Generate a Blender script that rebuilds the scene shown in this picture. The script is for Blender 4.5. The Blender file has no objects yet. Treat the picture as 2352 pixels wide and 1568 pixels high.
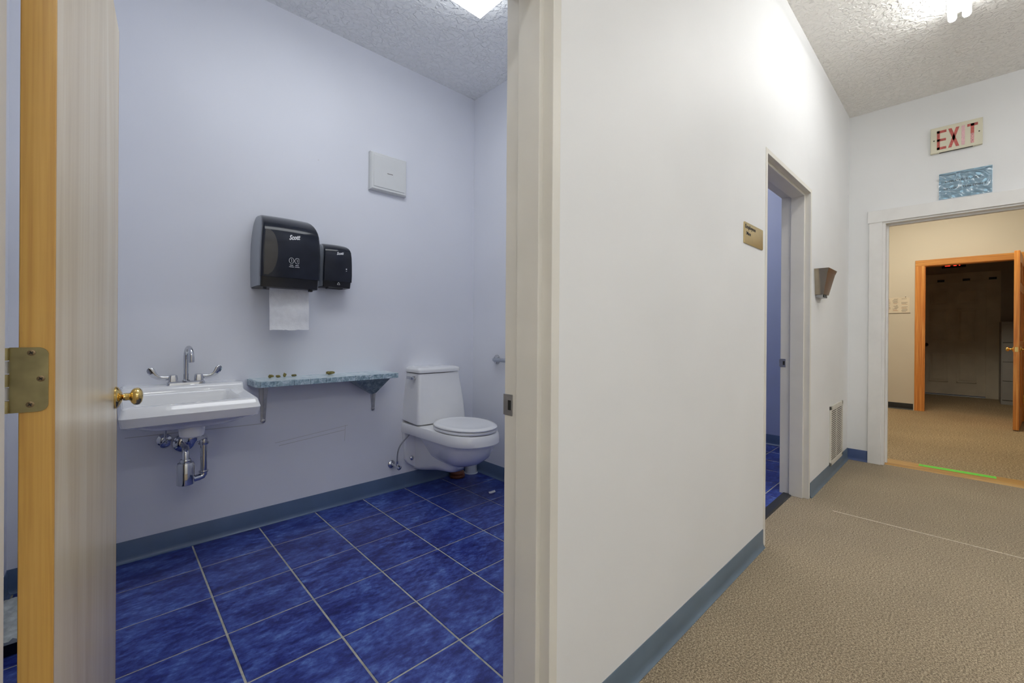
import bpy, bmesh, math, random
from mathutils import Vector, Matrix

random.seed(7)
SC = bpy.context.scene
COL = SC.collection

# ------------------------------------------------------------------ camera
CAM_H = 1.10
YAW, PITCH, ROLL, FPX, CY = 0.81414, -0.00129, 0.00694, 983.42, 763.556
cam_data = bpy.data.cameras.new('camera')
cam = bpy.data.objects.new('camera', cam_data)
COL.objects.link(cam)
fw = Vector((math.cos(YAW)*math.cos(PITCH), math.sin(YAW)*math.cos(PITCH), math.sin(PITCH)))
rt = Vector((math.sin(YAW), -math.cos(YAW), 0))
up = rt.cross(fw)
r2 = math.cos(ROLL)*rt + math.sin(ROLL)*up
u2 = -math.sin(ROLL)*rt + math.cos(ROLL)*up
m = Matrix((r2, u2, -fw)).transposed().to_4x4()
m.translation = (0, 0, CAM_H)
cam.matrix_world = m
cam_data.sensor_width = 36.0
cam_data.sensor_fit = 'HORIZONTAL'
cam_data.lens = 36.0*FPX/2352
cam_data.shift_y = (CY-784)/2352
cam_data.clip_start = 0.02
SC.camera = cam

# ------------------------------------------------------------------ world and exposure
world = bpy.data.worlds.new('world')
SC.world = world
world.use_nodes = True
world.node_tree.nodes['Background'].inputs[0].default_value = (0.02, 0.02, 0.022, 1)
world.node_tree.nodes['Background'].inputs[1].default_value = 1.0
SC.view_settings.view_transform = 'Standard'
SC.view_settings.look = 'None'
SC.view_settings.gamma = 1.0
SC.view_settings.exposure = 0.0
SC.view_settings.use_curve_mapping = False
# strength and colour of the ceiling lamps (each lamp's tube or lens carries its own emission)
LAMP_BATH = ((0.93, 0.965, 1.0), 5.1)
LAMP_HALL = ((1.0, 1.0, 0.985), 27.0)
LAMP_LOBBY = ((1.0, 0.90, 0.71), 16.0)
FILL_WASH = ((1.0, 0.98, 0.95), 12.5)  # added out-of-view fill for the farther washroom
try:
    SC.cycles.max_bounces = 8
    SC.cycles.diffuse_bounces = 7
    SC.cycles.glossy_bounces = 4
    SC.cycles.use_adaptive_sampling = True
    SC.cycles.adaptive_threshold = 0.03
    SC.cycles.sample_clamp_indirect = 6.0
    SC.cycles.caustics_reflective = False
    SC.cycles.caustics_refractive = False
    SC.cycles.use_denoising = True
except Exception:
    pass

# ------------------------------------------------------------------ materials
MATS = {}

def srgb(r, g, b):
    f = lambda c: (c/255/12.92) if c/255 <= 0.04045 else ((c/255+0.055)/1.055)**2.4
    return (f(r), f(g), f(b), 1)

def new_mat(name):
    mt = bpy.data.materials.new(name)
    mt.use_nodes = True
    nt = mt.node_tree
    return mt, nt, nt.nodes['Principled BSDF']

def N(nt, kind, **kw):
    n = nt.nodes.new(kind)
    for k, v in kw.items():
        if k in ('operation', 'blend_type', 'data_type', 'noise_dimensions', 'wave_type', 'bands_direction', 'feature', 'distance', 'wave_profile'):
            setattr(n, k, v)
        else:
            n.inputs[k].default_value = v
    return n

def coords(nt, scale=(1, 1, 1), kind='Object', rot=(0, 0, 0)):
    tc = nt.nodes.new('ShaderNodeTexCoord')
    mp = nt.nodes.new('ShaderNodeMapping')
    mp.inputs['Scale'].default_value = scale
    mp.inputs['Rotation'].default_value = rot
    nt.links.new(tc.outputs[kind], mp.inputs['Vector'])
    return mp.outputs['Vector']

def world_coords(nt, scale=(1, 1, 1)):
    g = nt.nodes.new('ShaderNodeNewGeometry')
    mp = nt.nodes.new('ShaderNodeMapping')
    mp.inputs['Scale'].default_value = scale
    nt.links.new(g.outputs['Position'], mp.inputs['Vector'])
    return mp.outputs['Vector']

def ramp(nt, fac, stops):
    r = nt.nodes.new('ShaderNodeValToRGB')
    el = r.color_ramp.elements
    while len(el) < len(stops):
        el.new(0.5)
    for e, (p, c) in zip(el, stops):
        e.position = p
        e.color = c if len(c) == 4 else (*c, 1)
    nt.links.new(fac, r.inputs['Fac'])
    return r.outputs['Color']

def bump(nt, bsdf, height, strength=0.3, dist=0.002):
    b = nt.nodes.new('ShaderNodeBump')
    b.inputs['Strength'].default_value = strength
    b.inputs['Distance'].default_value = dist
    nt.links.new(height, b.inputs['Height'])
    nt.links.new(b.outputs['Normal'], bsdf.inputs['Normal'])

def plain(name, col, rough=0.5, metal=0.0, spec=0.5, var=0.06, vscale=8.0, coat=0.0, bmp=0.0, bscale=60.0, emit=None):
    if name in MATS:
        return MATS[name]
    mt, nt, p = new_mat(name)
    if len(col) == 3:
        col = (*col, 1)
    v = world_coords(nt)
    n = N(nt, 'ShaderNodeTexNoise', Scale=vscale, Detail=2.0)
    nt.links.new(v, n.inputs['Vector'])
    lo = tuple(c*(1-var) for c in col[:3])
    hi = tuple(min(1, c*(1+var)) for c in col[:3])
    nt.links.new(ramp(nt, n.outputs['Fac'], [(0.3, lo), (0.7, hi)]), p.inputs['Base Color'])
    p.inputs['Roughness'].default_value = rough
    p.inputs['Metallic'].default_value = metal
    p.inputs['Specular IOR Level'].default_value = spec
    p.inputs['Coat Weight'].default_value = coat
    if bmp:
        n2 = N(nt, 'ShaderNodeTexNoise', Scale=bscale, Detail=3.0)
        nt.links.new(v, n2.inputs['Vector'])
        bump(nt, p, n2.outputs['Fac'], bmp)
    if emit:
        p.inputs['Emission Color'].default_value = (*emit[0], 1)
        p.inputs['Emission Strength'].default_value = emit[1]
    MATS[name] = mt
    return mt

def wall_paint(name, col, mark=(0.55, 0.5, 0.42), rough=0.5, amount=0.5):
    """Painted plasterboard: faint roller texture and a few scuffs and nail marks."""
    mt, nt, p = new_mat(name)
    v = world_coords(nt)
    n = N(nt, 'ShaderNodeTexNoise', Scale=1.6, Detail=2.0)
    nt.links.new(v, n.inputs['Vector'])
    base = ramp(nt, n.outputs['Fac'], [(0.3, tuple(c*0.965 for c in col)), (0.7, tuple(min(1, c*1.02) for c in col))])
    # scuffs: sparse thin streaks
    v2 = world_coords(nt, (3.0, 3.0, 14.0))
    n2 = N(nt, 'ShaderNodeTexNoise', Scale=3.1, Detail=5.0, Roughness=0.75, Distortion=1.2)
    nt.links.new(v2, n2.inputs['Vector'])
    mask = ramp(nt, n2.outputs['Fac'], [(0.735, (0, 0, 0)), (0.80, (amount,)*3)])
    vo = N(nt, 'ShaderNodeTexVoronoi', Scale=3.2)
    nt.links.new(v, vo.inputs['Vector'])
    dots = ramp(nt, vo.outputs['Distance'], [(0.0, (0.8,)*3), (0.016, (0, 0, 0))])
    mx = N(nt, 'ShaderNodeMath', operation='MAXIMUM')
    nt.links.new(mask, mx.inputs[0]); nt.links.new(dots, mx.inputs[1])
    mix = N(nt, 'ShaderNodeMix', data_type='RGBA')
    nt.links.new(mx.outputs[0], mix.inputs['Factor'])
    nt.links.new(base, mix.inputs['A'])
    mix.inputs['B'].default_value = (*mark, 1)
    nt.links.new(mix.outputs['Result'], p.inputs['Base Color'])
    p.inputs['Roughness'].default_value = rough
    MATS[name] = mt
    return mt

def ceiling_mat(name, col):
    mt, nt, p = new_mat(name)
    v = world_coords(nt)
    p.inputs['Base Color'].default_value = (*col, 1)
    p.inputs['Roughness'].default_value = 0.75
    n = N(nt, 'ShaderNodeTexNoise', Scale=34.0, Detail=2.0, Distortion=0.6)
    nt.links.new(v, n.inputs['Vector'])
    h = ramp(nt, n.outputs['Fac'], [(0.42, (0, 0, 0)), (0.58, (1, 1, 1))])
    bump(nt, p, h, 0.9, 0.006)
    MATS[name] = mt
    return mt

def carpet_mat(name, dark, mid, light, sc=1.0):
    mt, nt, p = new_mat(name)
    v = world_coords(nt)
    n1 = N(nt, 'ShaderNodeTexNoise', Scale=150.0*sc, Detail=2.0, Roughness=0.7)
    n2 = N(nt, 'ShaderNodeTexNoise', Scale=420.0*sc, Detail=2.0)
    n3 = N(nt, 'ShaderNodeTexNoise', Scale=1.3, Detail=4.0)
    for n in (n1, n2, n3):
        nt.links.new(v, n.inputs['Vector'])
    a = N(nt, 'ShaderNodeMath', operation='ADD')
    nt.links.new(n1.outputs['Fac'], a.inputs[0]); nt.links.new(n2.outputs['Fac'], a.inputs[1])
    b = N(nt, 'ShaderNodeMath', operation='MULTIPLY'); b.inputs[1].default_value = 0.5
    nt.links.new(a.outputs[0], b.inputs[0])
    c = ramp(nt, b.outputs[0], [(0.38, dark), (0.5, mid), (0.62, light)])
    big = ramp(nt, n3.outputs['Fac'], [(0.3, (0.84, 0.83, 0.82)), (0.7, (1.06, 1.05, 1.04))])
    mix = N(nt, 'ShaderNodeMix', data_type='RGBA', blend_type='MULTIPLY')
    mix.inputs['Factor'].default_value = 1.0
    nt.links.new(c, mix.inputs['A']); nt.links.new(big, mix.inputs['B'])
    nt.links.new(mix.outputs['Result'], p.inputs['Base Color'])
    p.inputs['Roughness'].default_value = 0.95
    p.inputs['Specular IOR Level'].default_value = 0.1
    p.inputs['Sheen Weight'].default_value = 0.15
    bump(nt, p, b.outputs[0], 0.7, 0.006)
    MATS[name] = mt
    return mt

def tile_mat(name):
    mt, nt, p = new_mat(name)
    oi = nt.nodes.new('ShaderNodeObjectInfo')
    mul = N(nt, 'ShaderNodeMath', operation='MULTIPLY'); mul.inputs[1].default_value = 37.0
    nt.links.new(oi.outputs['Random'], mul.inputs[0])
    g = nt.nodes.new('ShaderNodeNewGeometry')
    mp = nt.nodes.new('ShaderNodeMapping')
    mp.inputs['Scale'].default_value = (1.0, 1.9, 1.0)
    mp.inputs['Rotation'].default_value = (0, 0, 0.3)
    nt.links.new(g.outputs['Position'], mp.inputs['Vector'])
    n1 = N(nt, 'ShaderNodeTexNoise', noise_dimensions='4D', Scale=6.0, Detail=8.0, Roughness=0.72, Distortion=0.5)
    n2 = N(nt, 'ShaderNodeTexNoise', noise_dimensions='4D', Scale=26.0, Detail=5.0, Roughness=0.7)
    for n in (n1, n2):
        nt.links.new(mp.outputs['Vector'], n.inputs['Vector'])
        nt.links.new(mul.outputs[0], n.inputs['W'])
    a = N(nt, 'ShaderNodeMix', data_type='FLOAT')
    a.inputs['Factor'].default_value = 0.44
    nt.links.new(n1.outputs['Fac'], a.inputs['A']); nt.links.new(n2.outputs['Fac'], a.inputs['B'])
    c = ramp(nt, a.outputs['Result'], [(0.37, srgb(20, 26, 86)), (0.46, srgb(38, 48, 122)), (0.54, srgb(62, 82, 158)), (0.64, srgb(104, 134, 200))])
    nt.links.new(c, p.inputs['Base Color'])
    p.inputs['Roughness'].default_value = 0.3
    p.inputs['Specular IOR Level'].default_value = 0.45
    bump(nt, p, n2.outputs['Fac'], 0.08, 0.002)
    MATS[name] = mt
    return mt

def wood_mat(name, c0, c1, c2, axis=2, rough=0.3, scale=1.0, stretch=0.045, coat=0.3, fine=0.35):
    """Grain running along one axis of the object."""
    mt, nt, p = new_mat(name)
    s = [14.0*scale]*3
    s[axis] = 14.0*scale*stretch
    v = coords(nt, tuple(s))
    n1 = N(nt, 'ShaderNodeTexNoise', Scale=1.0, Detail=6.0, Roughness=0.6, Distortion=1.6)
    nt.links.new(v, n1.inputs['Vector'])
    s2 = [90.0*scale]*3
    s2[axis] = 2.2*scale
    v2 = coords(nt, tuple(s2))
    n2 = N(nt, 'ShaderNodeTexNoise', Scale=1.0, Detail=3.0)
    nt.links.new(v2, n2.inputs['Vector'])
    a = N(nt, 'ShaderNodeMix', data_type='FLOAT'); a.inputs['Factor'].default_value = fine
    nt.links.new(n1.outputs['Fac'], a.inputs['A']); nt.links.new(n2.outputs['Fac'], a.inputs['B'])
    c = ramp(nt, a.outputs['Result'], [(0.36, c0), (0.5, c1), (0.64, c2)])
    nt.links.new(c, p.inputs['Base Color'])
    p.inputs['Roughness'].default_value = rough
    p.inputs['Coat Weight'].default_value = coat
    p.inputs['Coat Roughness'].default_value = 0.18
    bump(nt, p, n2.outputs['Fac'], 0.05, 0.001)
    MATS[name] = mt
    return mt

def marble_mat(name, c0, c1, c2, sc=22.0, rough=0.25):
    mt, nt, p = new_mat(name)
    v = world_coords(nt)
    n1 = N(nt, 'ShaderNodeTexNoise', Scale=sc, Detail=7.0, Roughness=0.7, Distortion=1.0)
    nt.links.new(v, n1.inputs['Vector'])
    nt.links.new(ramp(nt, n1.outputs['Fac'], [(0.36, c0), (0.5, c1), (0.64, c2)]), p.inputs['Base Color'])
    p.inputs['Roughness'].default_value = rough
    MATS[name] = mt
    return mt

def lamp_mat(name, col, strength):
    mt, nt, p = new_mat(name)
    e = nt.nodes.new('ShaderNodeEmission')
    rgb = nt.nodes.new('ShaderNodeRGB')
    rgb.outputs[0].default_value = (*col, 1)
    nt.links.new(rgb.outputs[0], e.inputs['Color'])
    e.inputs['Strength'].default_value = strength
    nt.links.new(e.outputs[0], nt.nodes['Material Output'].inputs['Surface'])
    MATS[name] = mt
    return mt

def clear_plastic(name):
    mt, nt, p = new_mat(name)
    t = nt.nodes.new('ShaderNodeBsdfTransparent')
    gl = N(nt, 'ShaderNodeBsdfGlossy', Roughness=0.17)
    fr = N(nt, 'ShaderNodeFresnel', IOR=1.6)
    v = world_coords(nt)
    n = N(nt, 'ShaderNodeTexNoise', Scale=26.0, Detail=2.0, Distortion=1.5)
    nt.links.new(v, n.inputs['Vector'])
    b = nt.nodes.new('ShaderNodeBump')
    b.inputs['Strength'].default_value = 0.15
    b.inputs['Distance'].default_value = 0.003
    nt.links.new(n.outputs['Fac'], b.inputs['Height'])
    nt.links.new(b.outputs['Normal'], gl.inputs['Normal'])
    nt.links.new(b.outputs['Normal'], fr.inputs['Normal'])
    mx = nt.nodes.new('ShaderNodeMixShader')
    mxf = N(nt, 'ShaderNodeMath', operation='MULTIPLY_ADD'); mxf.inputs[1].default_value = 1.0; mxf.inputs[2].default_value = 0.02
    nt.links.new(fr.outputs[0], mxf.inputs[0])
    nt.links.new(mxf.outputs[0], mx.inputs[0])
    nt.links.new(t.outputs[0], mx.inputs[1]); nt.links.new(gl.outputs[0], mx.inputs[2])
    nt.links.new(mx.outputs[0], nt.nodes['Material Output'].inputs['Surface'])
    MATS[name] = mt
    return mt

M_BATHWALL = wall_paint('bathroom_wall_paint', (0.775, 0.79, 0.845), mark=(0.46, 0.44, 0.40), rough=0.45, amount=0.25)
M_HALLWALL = wall_paint('hall_wall_paint', (0.81, 0.82, 0.83), mark=(0.56, 0.53, 0.48), amount=0.25)
M_LOBBYWALL = wall_paint('lobby_wall_paint', (0.66, 0.625, 0.545), amount=0.2)
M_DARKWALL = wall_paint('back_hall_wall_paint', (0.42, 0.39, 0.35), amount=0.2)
M_WASHWALL = wall_paint('washroom_wall_paint', (0.40, 0.445, 0.60), amount=0.1)
M_CEIL = ceiling_mat('ceiling_texture', (0.88, 0.865, 0.83))
M_BCEIL = ceiling_mat('bathroom_ceiling_texture', (0.88, 0.89, 0.89))
M_CARPET = carpet_mat('hall_carpet', srgb(84, 72, 54), srgb(146, 131, 108), srgb(204, 188, 160))
M_CARPET2 = carpet_mat('lobby_carpet', srgb(92, 74, 46), srgb(162, 140, 106), srgb(216, 198, 162), 0.55)
M_TILE = tile_mat('blue_floor_tile')
M_GROUT = plain('grout', srgb(174, 172, 160), 0.85, var=0.2, vscale=30)
M_FRAME = plain('frame_enamel', (0.73, 0.71, 0.655), 0.42, var=0.035, vscale=5)
M_FRAMEH = plain('white_trim_enamel', (0.80, 0.795, 0.785), 0.4, var=0.03)
M_BASE = plain('slate_vinyl', srgb(92, 108, 124), 0.42, var=0.06)
M_BASEB = plain('blue_vinyl', srgb(86, 106, 136), 0.35, var=0.08)
M_BASEN = plain('navy_vinyl', srgb(66, 84, 128), 0.35, var=0.06)
M_BASEK = plain('black_vinyl', (0.012, 0.012, 0.012), 0.4)
M_BIRCH = wood_mat('birch_veneer', srgb(210, 188, 146), srgb(223, 204, 166), srgb(233, 218, 186), 2, 0.34, 0.45, 0.10, 0.2, 0.22)
M_MAPLE = wood_mat('golden_edge_wood', srgb(188, 142, 70), srgb(206, 162, 84), srgb(216, 174, 98), 2, 0.40, 2.0, 0.02, 0.2)
M_FIR = wood_mat('orange_fir', srgb(186, 108, 48), srgb(216, 144, 70), srgb(238, 180, 104), 2, 0.35, 1.4, 0.03, 0.3)
M_FIRY = wood_mat('orange_fir_across', srgb(184, 116, 52), srgb(214, 150, 74), srgb(234, 182, 108), 1, 0.35, 1.4, 0.03, 0.3)
M_SILL = wood_mat('sill_wood', srgb(150, 108, 54), srgb(188, 146, 82), srgb(210, 172, 104), 1, 0.4, 1.2, 0.03, 0.2)
M_PORC = plain('porcelain', (0.84, 0.845, 0.85), 0.08, var=0.01, coat=0.5)
M_SEAT = plain('seat_plastic', (0.85, 0.855, 0.86), 0.22, var=0.01)
M_CHROME = plain('chrome', (0.62, 0.63, 0.66), 0.06, 1.0, var=0.02)
M_STEEL = plain('dull_steel', (0.42, 0.42, 0.43), 0.38, 1.0, var=0.1, vscale=30)
M_STAIN = plain('polished_steel', (0.40, 0.345, 0.265), 0.16, 1.0, var=0.08, vscale=14)
M_BRASS = plain('polished_brass', (0.83, 0.60, 0.22), 0.12, 1.0, var=0.05)
M_ABRASS = plain('antique_brass', (0.36, 0.31, 0.16), 0.36, 1.0, var=0.16, vscale=40)
M_PLAQUE = plain('plaque_brass', (0.66, 0.49, 0.22), 0.22, 1.0, var=0.1, vscale=12)
M_BRONZE = plain('screw_bronze', (0.26, 0.19, 0.11), 0.4, 1.0)
M_DARKHOLE = plain('black_gap', (0.01, 0.01, 0.01), 0.8)
M_SMOKE = plain('smoked_plastic', (0.011, 0.014, 0.024), 0.13, var=0.25, vscale=9, spec=0.4)
M_GREYPL = plain('grey_plastic', (0.28, 0.30, 0.33), 0.35, var=0.03)
M_BLACKPL = plain('black_plastic', (0.008, 0.008, 0.010), 0.3)
M_ROLL = plain('smoked_roll_brown', (0.050, 0.046, 0.042), 0.22, var=0.25)
M_WHITEPR = plain('white_print', (0.80, 0.81, 0.83), 0.5)
M_PAPER = plain('paper_towel', (0.74, 0.75, 0.77), 0.9, var=0.05, vscale=40, bmp=0.3, bscale=180)
M_WHITEPL = plain('white_plastic', (0.70, 0.71, 0.70), 0.4, var=0.02)
M_BUCKET = plain('white_holder_plastic', (0.70, 0.74, 0.80), 0.4, var=0.02)
M_RUBBER = plain('red_brown_rubber', (0.17, 0.055, 0.025), 0.4, var=0.15)
M_MARB = marble_mat('blue_green_marble', srgb(104, 128, 140), srgb(150, 174, 186), srgb(202, 218, 226), 40)
M_MARBT = marble_mat('pale_marble_top', srgb(172, 192, 200), srgb(196, 212, 218), srgb(214, 226, 230), 16)
M_MARBD = marble_mat('dark_green_marble', srgb(74, 92, 102), srgb(106, 126, 136), srgb(146, 164, 168), 30, 0.4)
M_OLIVE = plain('olive_scrap', (0.20, 0.165, 0.045), 0.7, var=0.3, vscale=80)
M_CREAM = plain('cream_plastic', (0.67, 0.64, 0.50), 0.45, var=0.03)
M_EXITRED = plain('faded_red_print', (0.42, 0.075, 0.060), 0.45, var=0.25, vscale=60)
M_PINK = plain('peeled_pink_print', (0.72, 0.45, 0.48), 0.45, var=0.12, vscale=120)
M_BLUEPAPER = plain('blue_paper', (0.42, 0.69, 0.90), 0.6, var=0.03)
M_INK = plain('black_ink', (0.03, 0.03, 0.035), 0.6)
M_GREYINK = plain('grey_ink', (0.17, 0.15, 0.13), 0.7)
M_REDINK = plain('orange_ink', (0.45, 0.22, 0.12), 0.7)
M_SLEEVE = clear_plastic('clear_sleeve')
M_GREEN = plain('green_tape', (0.13, 0.72, 0.06), 0.5, var=0.06, vscale=60)
M_NOTICE = plain('notice_paper', (0.72, 0.66, 0.55), 0.8, var=0.04)
M_STRIP = plain('threshold_rubber', (0.018, 0.02, 0.024), 0.5)
M_SEAM = plain('seam_thread', (0.62, 0.55, 0.44), 0.9, var=0.2, vscale=120)
M_GREYDOOR = plain('old_white_door', (0.62, 0.575, 0.48), 0.5, var=0.08, vscale=4)
M_CABINET = plain('grey_cabinet_steel', (0.34, 0.34, 0.34), 0.45, var=0.04)
M_REDLIT = plain('lit_exit_red', (0.9, 0.02, 0.01), 0.5, emit=((1.0, 0.03, 0.015), 3.0))
M_FOIL = plain('crumpled_wrap', (0.50, 0.53, 0.50), 0.3, metal=0.0, var=0.25, vscale=30, bmp=0.8, bscale=40)
M_VENT = plain('vent_enamel', (0.70, 0.68, 0.61), 0.45, var=0.05, vscale=20)
M_HOSE = plain('braided_hose', (0.30, 0.31, 0.33), 0.4, 0.6)
M_SCRAP = plain('tissue_scrap', (0.75, 0.75, 0.76), 0.9)
M_LB = lamp_mat('bathroom_lens_light', *LAMP_BATH)
M_LH = lamp_mat('hall_tube_light', *LAMP_HALL)
M_LL = lamp_mat('lobby_lens_light', *LAMP_LOBBY)
M_LW = lamp_mat('washroom_fill_light', *FILL_WASH)

# ------------------------------------------------------------------ mesh helpers
ORG = {}

class B:
    """Collects shapes in world coordinates; obj() turns them into one mesh object."""
    def __init__(self):
        self.v, self.f = [], []

    def add(self, verts, faces):
        o = len(self.v)
        self.v += [tuple(p) for p in verts]
        self.f += [tuple(i+o for i in f) for f in faces]
        return self

    def box(self, x0, x1, y0, y1, z0, z1, bev=0.0, seg=2):
        bm = bmesh.new()
        bmesh.ops.create_cube(bm, size=1)
        for v in bm.verts:
            v.co = ((x0+x1)/2 + v.co.x*(x1-x0), (y0+y1)/2 + v.co.y*(y1-y0), (z0+z1)/2 + v.co.z*(z1-z0))
        if bev:
            bmesh.ops.bevel(bm, geom=bm.edges[:], offset=bev, segments=seg, affect='EDGES', profile=0.5)
        return self.bm(bm)

    def bm(self, bm, mat=None):
        bm.verts.ensure_lookup_table()
        bm.verts.index_update()
        vs = [(mat @ v.co) if mat else v.co.copy() for v in bm.verts]
        self.add(vs, [[v.index for v in f.verts] for f in bm.faces])
        bm.free()
        return self

    def hull(self, pts, bev=0.0):
        bm = bmesh.new()
        for p in pts:
            bm.verts.new(p)
        bmesh.ops.convex_hull(bm, input=bm.verts[:])
        bmesh.ops.delete(bm, geom=[v for v in bm.verts if not v.link_faces], context='VERTS')
        bmesh.ops.dissolve_limit(bm, angle_limit=0.02, verts=bm.verts[:], edges=bm.edges[:])
        if bev:
            bmesh.ops.bevel(bm, geom=bm.edges[:], offset=bev, segments=2, affect='EDGES', profile=0.5)
        return self.bm(bm)

    def lathe(self, prof, origin, axis, n=24, cap=True):
        """prof: list of (radius, distance along axis)."""
        a = Vector(axis).normalized()
        t = Vector((0, 0, 1)) if abs(a.z) < 0.9 else Vector((1, 0, 0))
        u = a.cross(t).normalized()
        w = a.cross(u)
        o = Vector(origin)
        vs, fs = [], []
        for r, h in prof:
            for k in range(n):
                th = 2*math.pi*k/n
                vs.append(o + a*h + (u*math.cos(th) + w*math.sin(th))*r)
        for i in range(len(prof)-1):
            for k in range(n):
                k2 = (k+1) % n
                fs.append((i*n+k, i*n+k2, (i+1)*n+k2, (i+1)*n+k))
        if cap:
            fs.append(tuple(reversed(range(n))))
            fs.append(tuple((len(prof)-1)*n+k for k in range(n)))
        return self.add(vs, fs)

    def cyl(self, p0, p1, r0, r1=None, n=20):
        d = Vector(p1)-Vector(p0)
        return self.lathe([(r0, 0), (r0 if r1 is None else r1, d.length)], p0, d, n)

    def tube(self, pts, r, n=12, close=False):
        pts = [Vector(p) for p in pts]
        rs = r if isinstance(r, (list, tuple)) else [r]*len(pts)
        vs, fs = [], []
        prev = None
        for i, p in enumerate(pts):
            d = (pts[min(i+1, len(pts)-1)] - pts[max(i-1, 0)]).normalized()
            if prev is None:
                t = Vector((0, 0, 1)) if abs(d.z) < 0.9 else Vector((1, 0, 0))
                u = d.cross(t).normalized()
            else:
                u = (prev - d*prev.dot(d)).normalized()
            prev = u
            w = d.cross(u)
            for k in range(n):
                th = 2*math.pi*k/n
                vs.append(p + (u*math.cos(th)+w*math.sin(th))*rs[i])
        for i in range(len(pts)-1):
            for k in range(n):
                k2 = (k+1) % n
                fs.append((i*n+k, i*n+k2, (i+1)*n+k2, (i+1)*n+k))
        fs.append(tuple(reversed(range(n))))
        fs.append(tuple((len(pts)-1)*n+k for k in range(n)))
        return self.add(vs, fs)

    def loft(self, rings, cap0=True, cap1=True):
        n = len(rings[0])
        vs = [p for r in rings for p in r]
        fs = []
        for i in range(len(rings)-1):
            for k in range(n):
                k2 = (k+1) % n
                fs.append((i*n+k, i*n+k2, (i+1)*n+k2, (i+1)*n+k))
        if cap0:
            fs.append(tuple(reversed(range(n))))
        if cap1:
            fs.append(tuple((len(rings)-1)*n+k for k in range(n)))
        return self.add(vs, fs)

    def prism(self, poly, fn, a, b):
        """poly: 2-D points; fn(p, q, t) -> 3-D point; extruded from t=a to t=b."""
        n = len(poly)
        vs = [fn(p, q, a) for p, q in poly] + [fn(p, q, b) for p, q in poly]
        fs = [tuple(reversed(range(n))), tuple(range(n, 2*n))]
        for k in range(n):
            k2 = (k+1) % n
            fs.append((k, k2, n+k2, n+k))
        return self.add(vs, fs)

def arc_pts(c, r, a0, a1, n, fn):
    return [fn(c[0]+r*math.cos(a0+(a1-a0)*i/n), c[1]+r*math.sin(a0+(a1-a0)*i/n)) for i in range(n+1)]

def rrect(x0, x1, y0, y1, r, z, k=5):
    """Rounded rectangle ring at height z (z may be a function of x, y)."""
    out = []
    for cx, cy, a in ((x1-r, y1-r, 0), (x0+r, y1-r, math.pi/2), (x0+r, y0+r, math.pi), (x1-r, y0+r, 1.5*math.pi)):
        for i in range(k+1):
            th = a+math.pi/2*i/k
            x, y = cx+r*math.cos(th), cy+r*math.sin(th)
            out.append((x, y, z(x, y) if callable(z) else z))
    return out

def finish(me, smooth, angle=0.6):
    bm = bmesh.new()
    bm.from_mesh(me)
    bmesh.ops.remove_doubles(bm, verts=bm.verts[:], dist=1e-6)
    bmesh.ops.recalc_face_normals(bm, faces=bm.faces[:])
    bm.to_mesh(me)
    bm.free()
    if smooth:
        me.polygons.foreach_set('use_smooth', [True]*len(me.polygons))
        me.set_sharp_from_angle(angle=angle)

def obj(name, b, mat, parent=None, smooth=False, angle=0.6, recalc=True):
    xs = [p[0] for p in b.v]; ys = [p[1] for p in b.v]; zs = [p[2] for p in b.v]
    base = Vector(((min(xs)+max(xs))/2, (min(ys)+max(ys))/2, min(zs)))
    me = bpy.data.meshes.new(name)
    me.from_pydata([Vector(p)-base for p in b.v], [], b.f)
    if recalc:
        finish(me, smooth, angle)
    me.materials.append(mat)
    o = bpy.data.objects.new(name, me)
    COL.objects.link(o)
    ORG[o.name] = base
    if parent is not None:
        o.parent = parent
        o.location = base - ORG[parent.name]
    else:
        o.location = base
    return o

def tag(o, label=None, cat=None, group=None, kind=None):
    if label: o['label'] = label
    if cat: o['category'] = cat
    if group: o['group'] = group
    if kind: o['kind'] = kind
    return o

def thing(name, loc, label=None, cat=None, group=None, kind=None):
    o = bpy.data.objects.new(name, None)
    o.empty_display_size = 0.1
    COL.objects.link(o)
    o.location = loc
    ORG[o.name] = Vector(loc)
    return tag(o, label, cat, group, kind)

def struct(name, b, mat, parent=None, **kw):
    o = obj(name, b, mat, parent, **kw)
    if parent is None:
        o['kind'] = 'structure'
    return o

def text_into(b, body, origin, xdir, updir, width=None, height=None, shear=0.0, depth=0.0006, bold=0.0, mono=1.0):
    """Adds lettering as thin raised geometry: origin is its lower left corner."""
    cu = bpy.data.curves.new('lettering', 'FONT')
    cu.body = body
    cu.size = 1.0
    cu.shear = shear
    cu.offset = bold
    cu.space_character = mono
    cu.extrude = 0.5
    cu.resolution_u = 2
    to = bpy.data.objects.new('lettering', cu)
    me = bpy.data.meshes.new_from_object(to)
    bpy.data.objects.remove(to)
    vs = [v.co.copy() for v in me.vertices]
    x0 = min(v.x for v in vs); x1 = max(v.x for v in vs)
    y0 = min(v.y for v in vs); y1 = max(v.y for v in vs)
    sx = width/(x1-x0) if width else height/(y1-y0)
    sy = height/(y1-y0) if height else sx
    X = Vector(xdir).normalized(); U = Vector(updir).normalized(); W = X.cross(U)
    o = Vector(origin)
    b.add([o + X*(v.x-x0)*sx + U*(v.y-y0)*sy + W*(v.z)*depth for v in vs], [tuple(p.vertices) for p in me.polygons])
    bpy.data.meshes.remove(me)
    return b

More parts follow.
